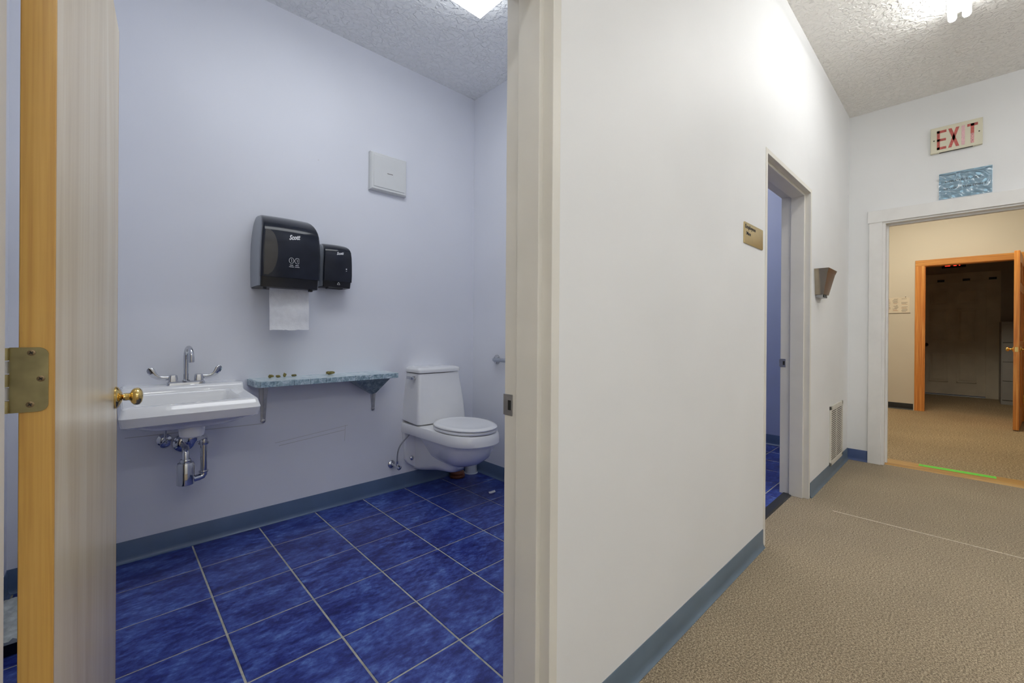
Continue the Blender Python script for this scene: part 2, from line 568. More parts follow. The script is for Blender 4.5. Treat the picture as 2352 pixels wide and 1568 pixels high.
# ------------------------------------------------------------------ measured layout
YW0, YW1 = 0.7134, 0.876          # corridor wall, its two faces
YB = 2.712                        # bathroom back wall
XL, XR = -0.30, 2.130             # bathroom side walls
HB, HC = 2.954, 3.010             # ceilings
XE0, XE1 = 4.764, 4.900           # wall at the end of the corridor
X3, X3B = 8.555, 8.660            # far wall of the lobby
X4 = 11.12                        # far wall of the dark back hall
D1 = (-0.108, 0.807)              # bathroom door opening
D2 = (2.497, 3.400)               # washroom door opening
DH = 2.040
YH = -2.40                        # right-hand wall of the corridor

# ------------------------------------------------------------------ setting: walls
FACE, HEAD = 0.030, 0.025
b = B()
rough = [(D1[0]-FACE, D1[1]+FACE), (D2[0]-FACE, D2[1]+FACE)]
b.box(-2.5, rough[0][0], YW0, YW1, 0, HC)
b.box(rough[0][1], rough[1][0], YW0, YW1, 0, HC)
b.box(rough[1][1], XE0, YW0, YW1, 0, HC)
for r0, r1 in rough:
    b.box(r0, r1, YW0, YW1, DH+HEAD, HC)
wl = struct('wall_left', b, M_HALLWALL)

def bath_liner(name, spans, mat):
    """Blue-painted plaster skin of the corridor wall on the bathroom side."""
    bb = B()
    for x0, x1, z0, z1 in spans:
        bb.box(x0, x1, YW1, YW1+0.004, z0, z1)
    return struct(name, bb, mat)
bath_liner('wall_bathroom_front', [(XL, rough[0][0], 0, HB), (rough[0][1], XR, 0, HB), (rough[0][0], rough[0][1], DH+HEAD, HB)], M_BATHWALL)
bath_liner('wall_washroom_front', [(2.25, rough[1][0], 0, HB), (rough[1][1], 4.795, 0, HB), (rough[1][0], rough[1][1], DH+HEAD, HB)], M_WASHWALL)
WBB = struct('wall_bathroom_back', B().box(XL-0.1, XR+0.06, YB, YB+0.1, 0, HC), M_BATHWALL)
for (xa, za, xb, zb, h) in ((0.06, 0.588, 0.640, 0.575, 0.0016), (0.72, 0.436, 1.10, 0.470, 0.0012), (0.70, 0.455, 1.12, 0.497, 0.0010), (1.10, 0.40, 1.104, 0.500, 0.0010)):
    c = B()
    dx_, dz_ = (xb-xa), (zb-za)
    L_ = math.hypot(dx_, dz_)
    px_, pz_ = -dz_/L_*h, dx_/L_*h
    c.prism([(xa-px_, za-pz_), (xb-px_, zb-pz_), (xb+px_, zb+pz_), (xa+px_, za+pz_)], lambda p, q, t: (p, YB-t, q), 0.0, 0.0007)
    obj('caulk_line', c, plain('old_caulk', (0.52, 0.51, 0.50), 0.6), WBB)
struct('wall_bathroom_left', B().box(XL-0.1, XL, YW1, YB, 0, HC), M_BATHWALL)
struct('wall_bathroom_right', B().box(XR, XR+0.06, YW1, YB, 0, HC), M_BATHWALL)
struct('wall_washroom_left', B().box(XR+0.06, 2.25, YW1, YB+0.1, 0, HC), M_WASHWALL)
struct('wall_washroom_back', B().box(2.25, 4.795, YB, YB+0.1, 0, HC), M_WASHWALL)
struct('wall_washroom_right', B().box(4.795, 4.85, YW1, YB+0.1, 0, HC), M_WASHWALL)
EY0, EY1, EH = -0.470, 0.470, 2.045     # end doorway
b = B()
b.box(XE0, XE1, EY1, YW1, 0, HC)
b.box(XE0, XE1, YH-0.1, EY0, 0, HC)
b.box(XE0, XE1, EY0, EY1, EH, HC)
struct('wall_end', b, M_HALLWALL)
struct('wall_right', B().box(-2.5, XE0, YH-0.1, YH, 0, HC), M_HALLWALL)
struct('wall_rear', B().box(-2.6, -2.5, YH-0.1, YW1, 0, HC), M_HALLWALL)
# lobby beyond the end doorway
LY0, LY1 = -2.5, 1.5
b = B()
b.box(4.85, XE1, YW1, LY1+0.1, 0, HC)
struct('wall_lobby_near', b, M_LOBBYWALL)
b = B()
b.box(XE1, XE1+0.004, EY1+0.02, YW1, 0, HC)
b.box(XE1, XE1+0.004, LY0, EY0-0.02, 0, HC)
b.box(XE1, XE1+0.004, EY0-0.02, EY1+0.02, EH+0.02, HC)
struct('wall_lobby_front', b, M_LOBBYWALL)
struct('wall_lobby_left', B().box(XE1, X3B, LY1, LY1+0.1, 0, HC), M_LOBBYWALL)
struct('wall_lobby_right', B().box(XE0, X3B, LY0-0.1, LY0, 0, HC), M_LOBBYWALL)
FY0, FY1, FH = -0.515, 0.425, 2.10      # framed opening to the dark hall
b = B()
b.box(X3, X3B, FY1, LY1, 0, HC)
b.box(X3, X3B, LY0, FY0, 0, HC)
b.box(X3, X3B, FY0, FY1, FH, HC)
struct('wall_lobby_far', b, M_LOBBYWALL)
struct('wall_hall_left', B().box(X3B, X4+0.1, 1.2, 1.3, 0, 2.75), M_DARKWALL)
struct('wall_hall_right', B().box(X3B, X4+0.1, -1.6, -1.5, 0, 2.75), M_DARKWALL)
DY0, DY1, DZ = -0.250, 0.575, 2.06      # old door at the back
b = B()
b.box(X4, X4+0.1, DY1, 1.2, 0, 2.75)
b.box(X4, X4+0.1, -1.5, DY0, 0, 2.75)
b.box(X4, X4+0.1, DY0, DY1, DZ, 2.75)
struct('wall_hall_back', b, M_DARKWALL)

# ceilings
struct('ceiling', B().box(-2.5, XE0, YH, YW0, HC, HC+0.08), M_CEIL)
struct('ceiling_bathroom', B().box(XL, XR, YW1, YB, HB, HB+0.08), M_BCEIL)
struct('ceiling_washroom', B().box(2.25, 4.795, YW1, YB, HB, HB+0.08), M_BCEIL)
struct('ceiling_lobby', B().box(XE1, X3, LY0, LY1, HC, HC+0.08), M_CEIL)
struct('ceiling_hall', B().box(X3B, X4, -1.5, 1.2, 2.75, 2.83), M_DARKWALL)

# floors
fl = struct('floor', B().box(-2.5, XE0+0.05, YH-0.1, 0.815, -0.06, 0), M_CARPET)
obj('carpet_seam', B().box(3.286, 3.292, -2.38, 0.56, -0.002, 0.0022), M_SEAM, fl)
struct('floor_lobby', B().box(XE0+0.05, X3+0.05, LY0, LY1, -0.06, 0), M_CARPET2)
struct('floor_hall', B().box(X3+0.05, X4+0.1, -1.5, 1.2, -0.06, 0), M_CARPET2)

TILE_ME = {}
def tile_floor(name, x0, x1, y0, y1, xs, ys):
    root = struct(name, B().box(x0, x1, y0, y1, -0.06, -0.0025), M_GROUT)
    j = 0.0034
    for i in range(len(xs)-1):
        for k in range(len(ys)-1):
            ax, bx = max(xs[i]+j, x0+0.001), min(xs[i+1]-j, x1-0.001)
            ay, by = max(ys[k]+j, y0+0.001), min(ys[k+1]-j, y1-0.001)
            if bx-ax < 0.01 or by-ay < 0.01:
                continue
            w, h = bx-ax, by-ay
            key = (round(w, 4), round(h, 4))
            if key not in TILE_ME:
                c = 0.0016
                vs = []
                for (q, z) in ((0, -0.012), (0, -c), (c, 0)):
                    vs += [(-w/2+q, -h/2+q, z), (w/2-q, -h/2+q, z), (w/2-q, h/2-q, z), (-w/2+q, h/2-q, z)]
                fs = [(8, 9, 10, 11)]
                for r in (0, 4):
                    for s in range(4):
                        fs.append((r+s, r+(s+1) % 4, r+4+(s+1) % 4, r+4+s))
                me = bpy.data.meshes.new('tile')
                me.from_pydata(vs, [], fs)
                me.materials.append(M_TILE)
                TILE_ME[key] = me
            o = bpy.data.objects.new('tile', TILE_ME[key])
            COL.objects.link(o)
            o.parent = root
            o.location = Vector(((ax+bx)/2, (ay+by)/2, random.uniform(-0.0004, 0.0002))) - ORG[root.name]
    return root

TS = 0.3007
tile_floor('floor_bathroom', XL, XR, 0.845, YB, [0.3185+TS*i for i in range(-3, 7)], [0.645, 0.941, 1.237, 1.533, 1.830, 2.126, 2.422, 2.709])
tile_floor('floor_washroom', 2.25, 4.795, 0.860, YB, [3.278+0.303*i for i in range(-4, 6)], [0.942+0.303*k for k in range(-1, 7)])

# rubber reducer strips in the two doorways
b = B().prism([(0.806, 0.0), (0.814, 0.007), (0.858, 0.007), (0.862, 0.0)], lambda p, q, t: (t, p, q), D1[0], D1[1])
tag(obj('threshold_strip', b, M_STRIP), 'black rubber strip between blue tile and carpet in the nearer doorway', 'threshold')
b = B().prism([(0.806, 0.0), (0.814, 0.007), (0.858, 0.007), (0.862, 0.0)], lambda p, q, t: (t, p, q), D2[0], D2[1])
tag(obj('threshold_strip', b, M_STRIP), 'black rubber strip on the floor of the farther washroom doorway', 'threshold')

# ------------------------------------------------------------------ setting: baseboards
COVE = [(0.0, 0.0), (0.014, 0.0), (0.014, 0.002), (0.009, 0.006), (0.005, 0.014), (0.0035, 0.026), (0.0032, 0.097), (0.002, 0.100), (0.0, 0.100)]
def cove(b, p0, p1, nrm, h=0.100):
    """Vinyl cove base from p0 to p1 along a wall; nrm points into the room."""
    p0 = Vector((*p0, 0)); p1 = Vector((*p1, 0)); nn = Vector((*nrm, 0))
    poly = [(d, z if z < 0.05 else z-0.100+h) for d, z in COVE]
    n = len(poly)
    vs = [p0+nn*d+Vector((0, 0, z)) for d, z in poly] + [p1+nn*d+Vector((0, 0, z)) for d, z in poly]
    fs = [tuple(range(n)), tuple(range(n, 2*n))] + [(k, (k+1) % n, n+(k+1) % n, n+k) for k in range(n)]
    return b.add(vs, fs)
b = B(); cove(b, (rough[0][1]+0.004, YW0), (rough[1][0]-0.004, YW0), (0, -1), 0.092)
struct('baseboard_left', b, M_BASE, smooth=True)
b = B(); cove(b, (rough[1][1]+0.004, YW0), (XE0, YW0), (0, -1), 0.098)
struct('baseboard_left_far', b, M_BASE, smooth=True)
b = B(); cove(b, (XE0, YW0), (XE0, 0.568), (-1, 0), 0.096)
struct('baseboard_end', b, M_BASEN, smooth=True)
b = B(); cove(b, (XL, YB), (XR, YB), (0, -1), 0.102)
struct('baseboard_bathroom_back', b, M_BASEB, smooth=True)
b = B(); cove(b, (XR, YB), (XR, YW1), (-1, 0), 0.100)
struct('baseboard_bathroom_right', b, M_BASEB, smooth=True)
b = B(); cove(b, (XL, YB), (XL, YW1), (1, 0), 0.100)
struct('baseboard_bathroom_left', b, M_BASEB, smooth=True)
b = B(); cove(b, (4.795, YB), (4.795, YW1), (-1, 0), 0.100)
struct('baseboard_washroom', b, M_BASEB, smooth=True)
b = B(); cove(b, (X3, LY1), (X3, 0.52), (-1, 0), 0.092)
struct('baseboard_lobby', b, M_BASEK, smooth=True)

# ------------------------------------------------------------------ setting: door frames
def steel_frame(name, x0, x1, strike=True):
    root = thing(name, ((x0+x1)/2, (YW0+YW1)/2, 0), kind='structure')
    ya, yb = YW0-0.0025, YW1+0.0065
    s0, s1, st = 0.744, 0.822, 0.015
    for side, x in ((-1, x0), (1, x1)):
        bb = B()
        xo = x+side*FACE
        bb.box(min(x, xo), max(x, xo), ya, yb, 0, DH+HEAD, 0.0015)
        xi = x-side*st
        bb.box(min(x, xi)-(0.001 if side < 0 else 0), max(x, xi)+(0.001 if side > 0 else 0), s0, s1, 0, DH-st, 0.0015)
        obj('jamb', bb, M_FRAME, root)
    bb = B()
    bb.box(x0, x1, ya, yb, DH, DH+HEAD, 0.0015)
    bb.box(x0, x1, s0, s1, DH-st, DH+0.001, 0.0015)
    obj('header', bb, M_FRAME, root)
    if strike:
        z0, z1 = (0.870, 0.928)
        p = obj('strike_plate', B().box(x1-0.0022, x1+0.001, 0.850, 0.886, z0, z1, 0.0008), M_STEEL, root)
        obj('latch_hole', B().box(x1-0.0026, x1-0.0005, 0.855, 0.867, z0+0.015, z1-0.016), M_DARKHOLE, p)
        obj('latch_lip', B().prism([(0.880, 0.0), (0.890, 0.004), (0.892, 0.010), (0.889, 0.010), (0.880, 0.003)], lambda p_, q, t: (x1-0.002+q, p_, t), z0+0.006, z1-0.006), M_STEEL, p)
    return root
steel_frame('trim_1', *D1)
steel_frame('trim_2', *D2)

# white wooden casing of the end doorway
root = thing('trim_3', (XE0, 0, 0), kind='structure')
obj('casing_leg', B().box(XE0-0.018, XE0+0.001, 0.486, 0.573, 0, 2.050, 0.002), M_FRAMEH, root)
obj('casing_leg', B().box(XE0-0.018, XE0+0.001, -0.573, -0.486, 0, 2.050, 0.002), M_FRAMEH, root)
obj('casing_head', B().box(XE0-0.022, XE0+0.001, -0.585, 0.583, 2.050, 2.152, 0.002), M_FRAMEH, root)
for s in (1, -1):
    bb = B()
    bb.box(XE0-0.006, XE1+0.006, min(s*0.466, s*0.487), max(s*0.466, s*0.487), 0, 2.036, 0.0015)
    bb.box(XE0+0.055, XE0+0.095, min(s*0.452, s*0.467), max(s*0.452, s*0.467), 0, 2.022, 0.0015)
    obj('jamb', bb, M_FRAMEH, root)
bb = B()
bb.box(XE0-0.006, XE1+0.006, -0.487, 0.487, 2.036, 2.050, 0.0015)
bb.box(XE0+0.055, XE0+0.095, -0.466, 0.466, 2.022, 2.037, 0.0015)
obj('header', bb, M_FRAMEH, root)

# wooden sill with green tape
sill = B().prism([(4.800, 0.0), (4.812, 0.013), (4.990, 0.013), (5.004, 0.0)], lambda p, q, t: (p, t, q), EY0+0.005, EY1-0.005)
so = tag(obj('door_sill', sill, M_SILL), 'worn wooden threshold across the end doorway between two carpets', 'threshold')
bb = B().box(4.905, 4.972, -0.168, 0.262, 0.0132, 0.0145, 0.0006)
tag(obj('floor_tape', bb, M_GREEN), 'bright green strip of tape stuck along the wooden threshold', 'tape')

# orange fir casing in the lobby
root = thing('trim_4', (X3, 0, 0), kind='structure')
obj('casing_leg', B().box(X3-0.016, X3+0.001, 0.410, 0.508, 0, 2.168, 0.004), M_FIR, root)
obj('casing_leg', B().box(X3-0.016, X3+0.001, -0.598, -0.500, 0, 2.168, 0.004), M_FIR, root)
obj('casing_head', B().box(X3-0.017, X3+0.001, -0.598, 0.508, 2.090, 2.176, 0.004), M_FIRY, root)
obj('jamb', B().box(X3-0.004, X3B+0.004, 0.400, 0.426, 0, 2.085, 0.001), M_FIR, root)
obj('jamb', B().box(X3-0.004, X3B+0.004, -0.516, -0.490, 0, 2.085, 0.001), M_FIR, root)
obj('header', B().box(X3-0.004, X3B+0.004, -0.516, 0.426, 2.083, 2.101, 0.001), M_FIRY, root)

# casing of the old door in the dark hall
root = thing('trim_5', (X4, 0, 0), kind='structure')
obj('casing_leg', B().box(X4-0.018, X4+0.001, -0.412, -0.246, 0, 2.06, 0.003), M_GREYDOOR, root)
obj('casing_leg', B().box(X4-0.018, X4+0.001, 0.571, 0.737, 0, 2.06, 0.003), M_GREYDOOR, root)
obj('casing_head', B().box(X4-0.019, X4+0.001, -0.412, 0.737, 2.055, 2.215, 0.003), M_GREYDOOR, root)

# ------------------------------------------------------------------ the open birch door
def door_axes():
    Bc = Vector((-0.0545, 0.893, 0))              # hinge-side corner of the corridor face
    Cc = Vector((0.0215, 1.786, 0))               # free-edge corner of the same face
    d = (Cc-Bc).normalized()
    nrm = Vector((d.y, -d.x, 0))                  # towards +x, out of the corridor face
    return Bc, d, nrm, (Cc-Bc).length
dB, dD, dN, dW = door_axes()
def dpt(s, t, z):
    p = dB + dD*s + dN*t
    return (p.x, p.y, z)
door = thing('flush_door', dpt(dW/2, -0.0175, 0.012), 'flush birch door with golden edge standing open into the blue bathroom', 'door')
T = 0.035
DT, DB_ = 2.012, 0.012
def dbox(bb, s0, s1, t0, t1, z0, z1, bev=0.0):
    c = B().box(s0, s1, t0, t1, z0, z1, bev)
    return bb.add([dpt(*v) for v in c.v], c.f)
obj('slab', dbox(B(), 0.004, dW-0.003, -T+0.0006, -0.0003, DB_, DT, 0.0), M_BIRCH, door)
obj('edge_band', dbox(B(), 0.0, 0.0042, -T, 0.0, DB_, DT, 0.0012), M_MAPLE, door)
obj('edge_band', dbox(B(), dW-0.0032, dW, -T, 0.0, DB_, DT, 0.0010), M_MAPLE, door)
# hinge
hz0, hz1 = 0.984, 1.074
leaf = []
for (c0, c1, a) in ((-0.0063-0.010, hz0+0.010, -math.pi/2), (-0.0063-0.010, hz1-0.010, 0)):
    for i in range(7):
        th = a+math.pi/2*i/6
        leaf.append((c0+0.010*math.cos(th), c1+0.010*math.sin(th)))
leaf = [(-0.043, hz0)] + leaf + [(-0.043, hz1)]
hb = B().prism(leaf, lambda p, q, t: dpt(t, p, q), -0.0018, 0.0006)
hinge = obj('hinge', hb, M_ABRASS, door)
for k in range(5):
    za = hz0+k*0.018
    if k % 2 == 0:
        obj('knuckle', B().cyl(dpt(-0.004, -0.0475, za+0.0006), dpt(-0.004, -0.0475, za+0.0174), 0.0052, n=14), M_ABRASS, hinge, smooth=True)
    else:
        obj('knuckle', B().cyl(dpt(-0.004, -0.0475, za+0.0006), dpt(-0.004, -0.0475, za+0.0174), 0.0050, n=14), M_STEEL, hinge, smooth=True)
for (t, z) in ((-0.0225, 1.0665), (-0.0135, 1.030), (-0.0235, 0.9945)):
    s = obj('screw', B().lathe([(0.0001, 0.0), (0.0042, 0.0), (0.0042, 0.0010), (0.0030, 0.0016), (0.0001, 0.0016)], dpt(-0.0018, t, z), -dD, 16, cap=False), M_BRONZE, hinge, smooth=True)
    cr = B()
    for ang in (0.6, 0.6+math.pi/2):
        ca, sa = math.cos(ang), math.sin(ang)
        c = B().box(-0.0024, 0.0024, -0.0006, 0.0006, -0.0040, -0.0032)
        cr.add([dpt(v[2], t+v[0]*ca-v[1]*sa, z+v[0]*sa+v[1]*ca) for v in c.v], c.f)
    obj('cross_slot', cr, M_DARKHOLE, hinge)
# knob set
kz, ks = 0.898, dW-0.060
def knob(parent, o, axis, mat, sc=1.0):
    pr = [(0.0001, 0), (0.032, 0.0), (0.0325, 0.004), (0.029, 0.0075), (0.0135, 0.016), (0.0115, 0.019), (0.0105, 0.021), (0.0112, 0.024),
          (0.0105, 0.031), (0.0125, 0.034), (0.019, 0.0365), (0.0245, 0.042), (0.0262, 0.049), (0.0245, 0.055), (0.018, 0.0605), (0.008, 0.063), (0.0001, 0.0635)]
    obj('rosette', B().lathe([(r*sc, h*sc) for r, h in pr[:5]] + [(0.0001, 0.016*sc)], o, axis, 28, cap=False), mat, parent, smooth=True, angle=0.7)
    return obj('knob', B().lathe([(0.0001, 0.013*sc)] + [(r*sc, h*sc) for r, h in pr[5:]], o, axis, 28, cap=False), mat, parent, smooth=True, angle=1.2)
knob(door, dpt(ks, 0.0, kz), dN, M_BRASS)
knob(door, dpt(ks, -T, kz), -dN, M_BRASS)

# ------------------------------------------------------------------ basin
SX0, SX1, SXC = 0.030, 0.520, 0.280
sink = thing('wall_basin', (SXC, 2.47, 0.60), 'white wall-hung washbasin with chrome faucet beside the open door', 'basin')
zt = lambda x, y: 0.787 + (y-2.25)*0.045
b = B()
bx0, bx1, by0, by1 = 0.082, 0.445, 2.290, 2.560
rings = [
    rrect(bx0+0.10, bx1-0.10, by0+0.07, by1-0.07, 0.03, 0.672),
    rrect(bx0+0.035, bx1-0.04, by0+0.030, by1-0.022, 0.03, 0.682),
    rrect(bx0+0.018, bx1-0.022, by0+0.016, by1-0.010, 0.03, 0.70),
    rrect(bx0+0.006, bx1-0.007, by0+0.005, by1-0.004, 0.02, 0.770),
    rrect(bx0, bx1, by0, by1, 0.02, lambda x, y: zt(x, y)-0.006),
    rrect(bx0-0.006, bx1+0.006, by0-0.006, by1+0.004, 0.02, zt),
    rrect(SX0+0.016, SX1-0.014, 2.264, YB, 0.014, zt),
    rrect(SX0+0.010, SX1-0.008, 2.256, YB, 0.016, lambda x, y: zt(x, y)-0.005),
    rrect(SX0, SX1, 2.238, YB, 0.018, lambda x, y: zt(x, y)-0.038),
    rrect(SX0+0.001, SX1-0.001, 2.239, YB, 0.018, lambda x, y: zt(x, y)-0.042),
    rrect(SX0+0.007, SX1-0.007, 2.252, YB, 0.018, 0.711),
    rrect(SX0+0.014, SX1-0.014, 2.262, YB, 0.018, 0.705),
    rrect(SX0+0.030, SX1-0.030, 2.280, YB, 0.03, 0.706),
    rrect(SX0+0.040, SX1-0.040, 2.292, YB, 0.05, 0.696),
    rrect(SX0+0.070, SX1-0.070, 2.320, YB-0.01, 0.07, 0.676),
    rrect(SX0+0.12, SX1-0.12, 2.355, YB-0.06, 0.07, 0.664),
    rrect(SX0+0.17, SX1-0.17, 2.385, YB-0.16, 0.045, 0.660),
]
b.loft(rings)
b.lathe([(0.052, 0.0), (0.050, 0.030), (0.048, 0.056), (0.046, 0.066), (0.040, 0.072), (0.0001, 0.073)], (0.277, 2.392, 0.692), (0, 0, -1), 32)
obj('basin_body', b, M_PORC, sink, smooth=True, angle=0.5)
b = B()
b.loft([rrect(0.036, 0.517, 2.566, YB, 0.012, 0.790), rrect(0.040, 0.515, 2.570, YB, 0.012, 0.818), rrect(0.044, 0.513, 2.578, YB, 0.012, 0.830), rrect(0.050, 0.509, 2.588, YB, 0.012, 0.833)])
obj('faucet_ledge', b, M_PORC, sink, smooth=True, angle=0.7)
drain = obj('drain', B().lathe([(0.0001, 0.0), (0.020, 0.0), (0.022, 0.002), (0.018, 0.003), (0.0001, 0.003)], (0.264, 2.425, 0.6718), (0, 0, 1), 20, cap=False), M_CHROME, sink, smooth=True)
# faucet
FX, FY, FZ = 0.281, 2.632, 0.833
fc = obj('faucet', B().loft([rrect(FX-0.078, FX+0.078, FY-0.028, FY+0.026, 0.012, FZ-0.004), rrect(FX-0.076, FX+0.076, FY-0.026, FY+0.024, 0.012, FZ+0.010), rrect(FX-0.070, FX+0.070, FY-0.020, FY+0.020, 0.012, FZ+0.016)]), M_CHROME, sink, smooth=True)
pts = [(FX, FY, FZ+0.012), (FX, FY, FZ+0.06), (FX, FY, FZ+0.135)]
for i in range(1, 13):
    th = math.pi*i/12*1.06
    pts.append((FX+0.006*(1-math.cos(th)), FY-0.040*(1-math.cos(th)), FZ+0.135+0.045*math.sin(th)))
lx, ly, lz = pts[-1]
obj('spout', B().tube(pts, [0.0105]*2+[0.0105]*11+[0.0105]*(len(pts)-13), 16).lathe([(0.016, 0), (0.016, 0.006), (0.011, 0.012)], (FX, FY, FZ+0.012), (0, 0, 1), 20), M_CHROME, fc, smooth=True)
obj('aerator', B().lathe([(0.0115, 0.012), (0.0125, 0.0), (0.0125, -0.014), (0.0095, -0.016), (0.0001, -0.016)], (lx, ly, lz), (0, 0, 1), 18), M_CHROME, fc, smooth=True)
for s in (-1, 1):
    hx = FX+s*0.051
    hb = B().loft([rrect(hx-0.019, hx+0.019, FY-0.019, FY+0.019, 0.010, FZ+0.012), rrect(hx-0.0185, hx+0.0185, FY-0.0185, FY+0.0185, 0.010, FZ+0.030), rrect(hx-0.016, hx+0.016, FY-0.016, FY+0.016, 0.010, FZ+0.046), rrect(hx-0.012, hx+0.012, FY-0.012, FY+0.012, 0.008, FZ+0.049)])
    obj('handle_hub', hb, M_CHROME, fc, smooth=True)
    # wrist blade: flat strip that sweeps outward and curls up
    path = [(0.012, 0.034, 0.0090), (0.030, 0.033, 0.0090), (0.046, 0.035, 0.0095), (0.060, 0.041, 0.0105), (0.070, 0.050, 0.0130), (0.077, 0.061, 0.0150), (0.082, 0.071, 0.0155), (0.087, 0.079, 0.0130), (0.091, 0.084, 0.0070)]
    rr = []
    for i, (dx, dz, w) in enumerate(path):
        p0 = path[max(0, i-1)]; p1 = path[min(len(path)-1, i+1)]
        tx_, tz_ = p1[0]-p0[0], p1[1]-p0[1]
        L = math.hypot(tx_, tz_)
        nx, nz = -tz_/L, tx_/L
        ring = []
        for k in range(12):
            th = 2*math.pi*k/12
            a, c = math.cos(th)*w, math.sin(th)*0.0042
            ring.append((hx+s*(dx+nx*a), FY-0.004+c-0.2*a, FZ+dz+nz*a))
        rr.append(ring)
    obj('blade_handle', B().loft(rr), M_CHROME, fc, smooth=True, angle=1.0)
# chrome trap
trap = thing('sink_trap', (0.30, 2.50, 0.38), 'chrome bottle trap and pipes hanging under the white washbasin', 'pipework')
tx0, ty0 = 0.274, 2.402
obj('tailpiece', B().lathe([(0.018, 0.0), (0.030, 0.004), (0.030, 0.020), (0.026, 0.026), (0.020, 0.034), (0.0001, 0.036)], (tx0, ty0, 0.621), (0, 0, -1), 24), M_CHROME, trap, smooth=True)
px, py = 0.337, 2.505
b = B().tube([(tx0+0.004, ty0+0.006, 0.598), (0.300, 2.440, 0.597), (0.322, 2.475, 0.596), (px-0.005, py-0.006, 0.592), (px, py, 0.580), (px, py, 0.560)], 0.0165, 16)
obj('elbow', b, M_CHROME, trap, smooth=True)
obj('down_pipe', B().cyl((px, py, 0.575), (px, py, 0.405), 0.0145, n=20).lathe([(0.0150, 0.0), (0.0150, -0.03)], (px, py, 0.52), (0, 0, 1), 20), M_CHROME, trap, smooth=True)
obj('slip_nut', B().lathe([(0.0001, 0), (0.0205, 0), (0.0215, 0.003), (0.0215, 0.008), (0.0185, 0.011), (0.0001, 0.011)], (px, py, 0.553), (0, 0, 1), 12, cap=False), M_CHROME, trap, smooth=True)
obj('slip_nut', B().lathe([(0.0001, 0), (0.0195, 0), (0.0205, 0.003), (0.0195, 0.008), (0.0001, 0.008)], (px, py, 0.420), (0, 0, 1), 12, cap=False), M_CHROME, trap, smooth=True)
cx_, cy_ = 0.266, 2.490
b = B().tube([(px, py, 0.424), (px, py, 0.412), (px-0.006, py-0.001, 0.402), (px-0.018, py-0.003, 0.399), (cx_, cy_, 0.396)], 0.0155, 16)
obj('return_bend', b, M_CHROME, trap, smooth=True)
obj('bottle', B().lathe([(0.0001, 0.0), (0.026, 0.0), (0.034, 0.004), (0.0345, 0.012), (0.0345, 0.095), (0.031, 0.104), (0.022, 0.107), (0.0001, 0.107)], (cx_, cy_, 0.378), (0, 0, 1), 28, cap=False), M_CHROME, trap, smooth=True)
obj('slip_nut', B().lathe([(0.0001, 0), (0.022, 0), (0.0225, 0.005), (0.0225, 0.009), (0.0205, 0.014), (0.0001, 0.014)], (cx_, cy_, 0.484), (0, 0, 1), 12, cap=False), M_CHROME, trap, smooth=True)
b = B().tube([(cx_, cy_, 0.490), (cx_, cy_, 0.520), (cx_+0.001, cy_+0.008, 0.534), (cx_+0.003, cy_+0.025, 0.540), (0.282, YB-0.002, 0.532)], 0.0145, 16)
obj('outlet_pipe', b, M_CHROME, trap, smooth=True)
obj('escutcheon', B().lathe([(0.0001, 0.0), (0.046, 0.0), (0.045, 0.005), (0.034, 0.014), (0.018, 0.018), (0.0001, 0.018)], (0.282, YB, 0.530), (0, -1, 0), 28, cap=False), M_CHROME, trap, smooth=True)
vr = thing('shutoff_valve', (0.204, 2.66, 0.53), 'small chrome stop valve on the wall under the washbasin', 'valve')
obj('escutcheon', B().lathe([(0.0001, 0), (0.031, 0.0), (0.030, 0.005), (0.020, 0.014), (0.011, 0.016), (0.0001, 0.016)], (0.204, YB, 0.556), (0, -1, 0), 24, cap=False), M_CHROME, vr, smooth=True)
obj('stem', B().cyl((0.204, YB-0.012, 0.556), (0.204, YB-0.055, 0.552), 0.009, n=14).cyl((0.204, YB-0.045, 0.552), (0.206, YB-0.050, 0.640), 0.0055, n=10), M_CHROME, vr, smooth=True)
obj('valve_handle', B().lathe([(0.0001, 0), (0.014, 0.0), (0.020, 0.004), (0.020, 0.010), (0.012, 0.014), (0.0001, 0.014)], (0.204, YB-0.052, 0.546), (0.1, -0.85, -0.5), 18, cap=False), M_CHROME, vr, smooth=True)
# supply tube hidden behind the bowl keeps the valve joined to the basin

# ------------------------------------------------------------------ dispensers
def ring_front(xc, hw, yf, z, r=0.022, crown=0.010, n=5, yb=YB):
    """Open-backed outline: straight sides, rounded front corners, slightly crowned front."""
    out = [(xc+hw, yb, z), (xc-hw, yb, z)]
    for i in range(n+1):
        th = math.pi + math.pi/2*i/n
        out.append((xc-hw+r+r*math.cos(th), yf+crown+r+r*math.sin(th), z))
    for i in range(1, 8):
        q = i/8
        out.append((xc-hw+r+(2*hw-2*r)*q, yf+crown-crown*(1-(2*q-1)**2), z))
    for i in range(n+1):
        th = 1.5*math.pi + math.pi/2*i/n
        out.append((xc+hw-r+r*math.cos(th), yf+crown+r+r*math.sin(th), z))
    return out

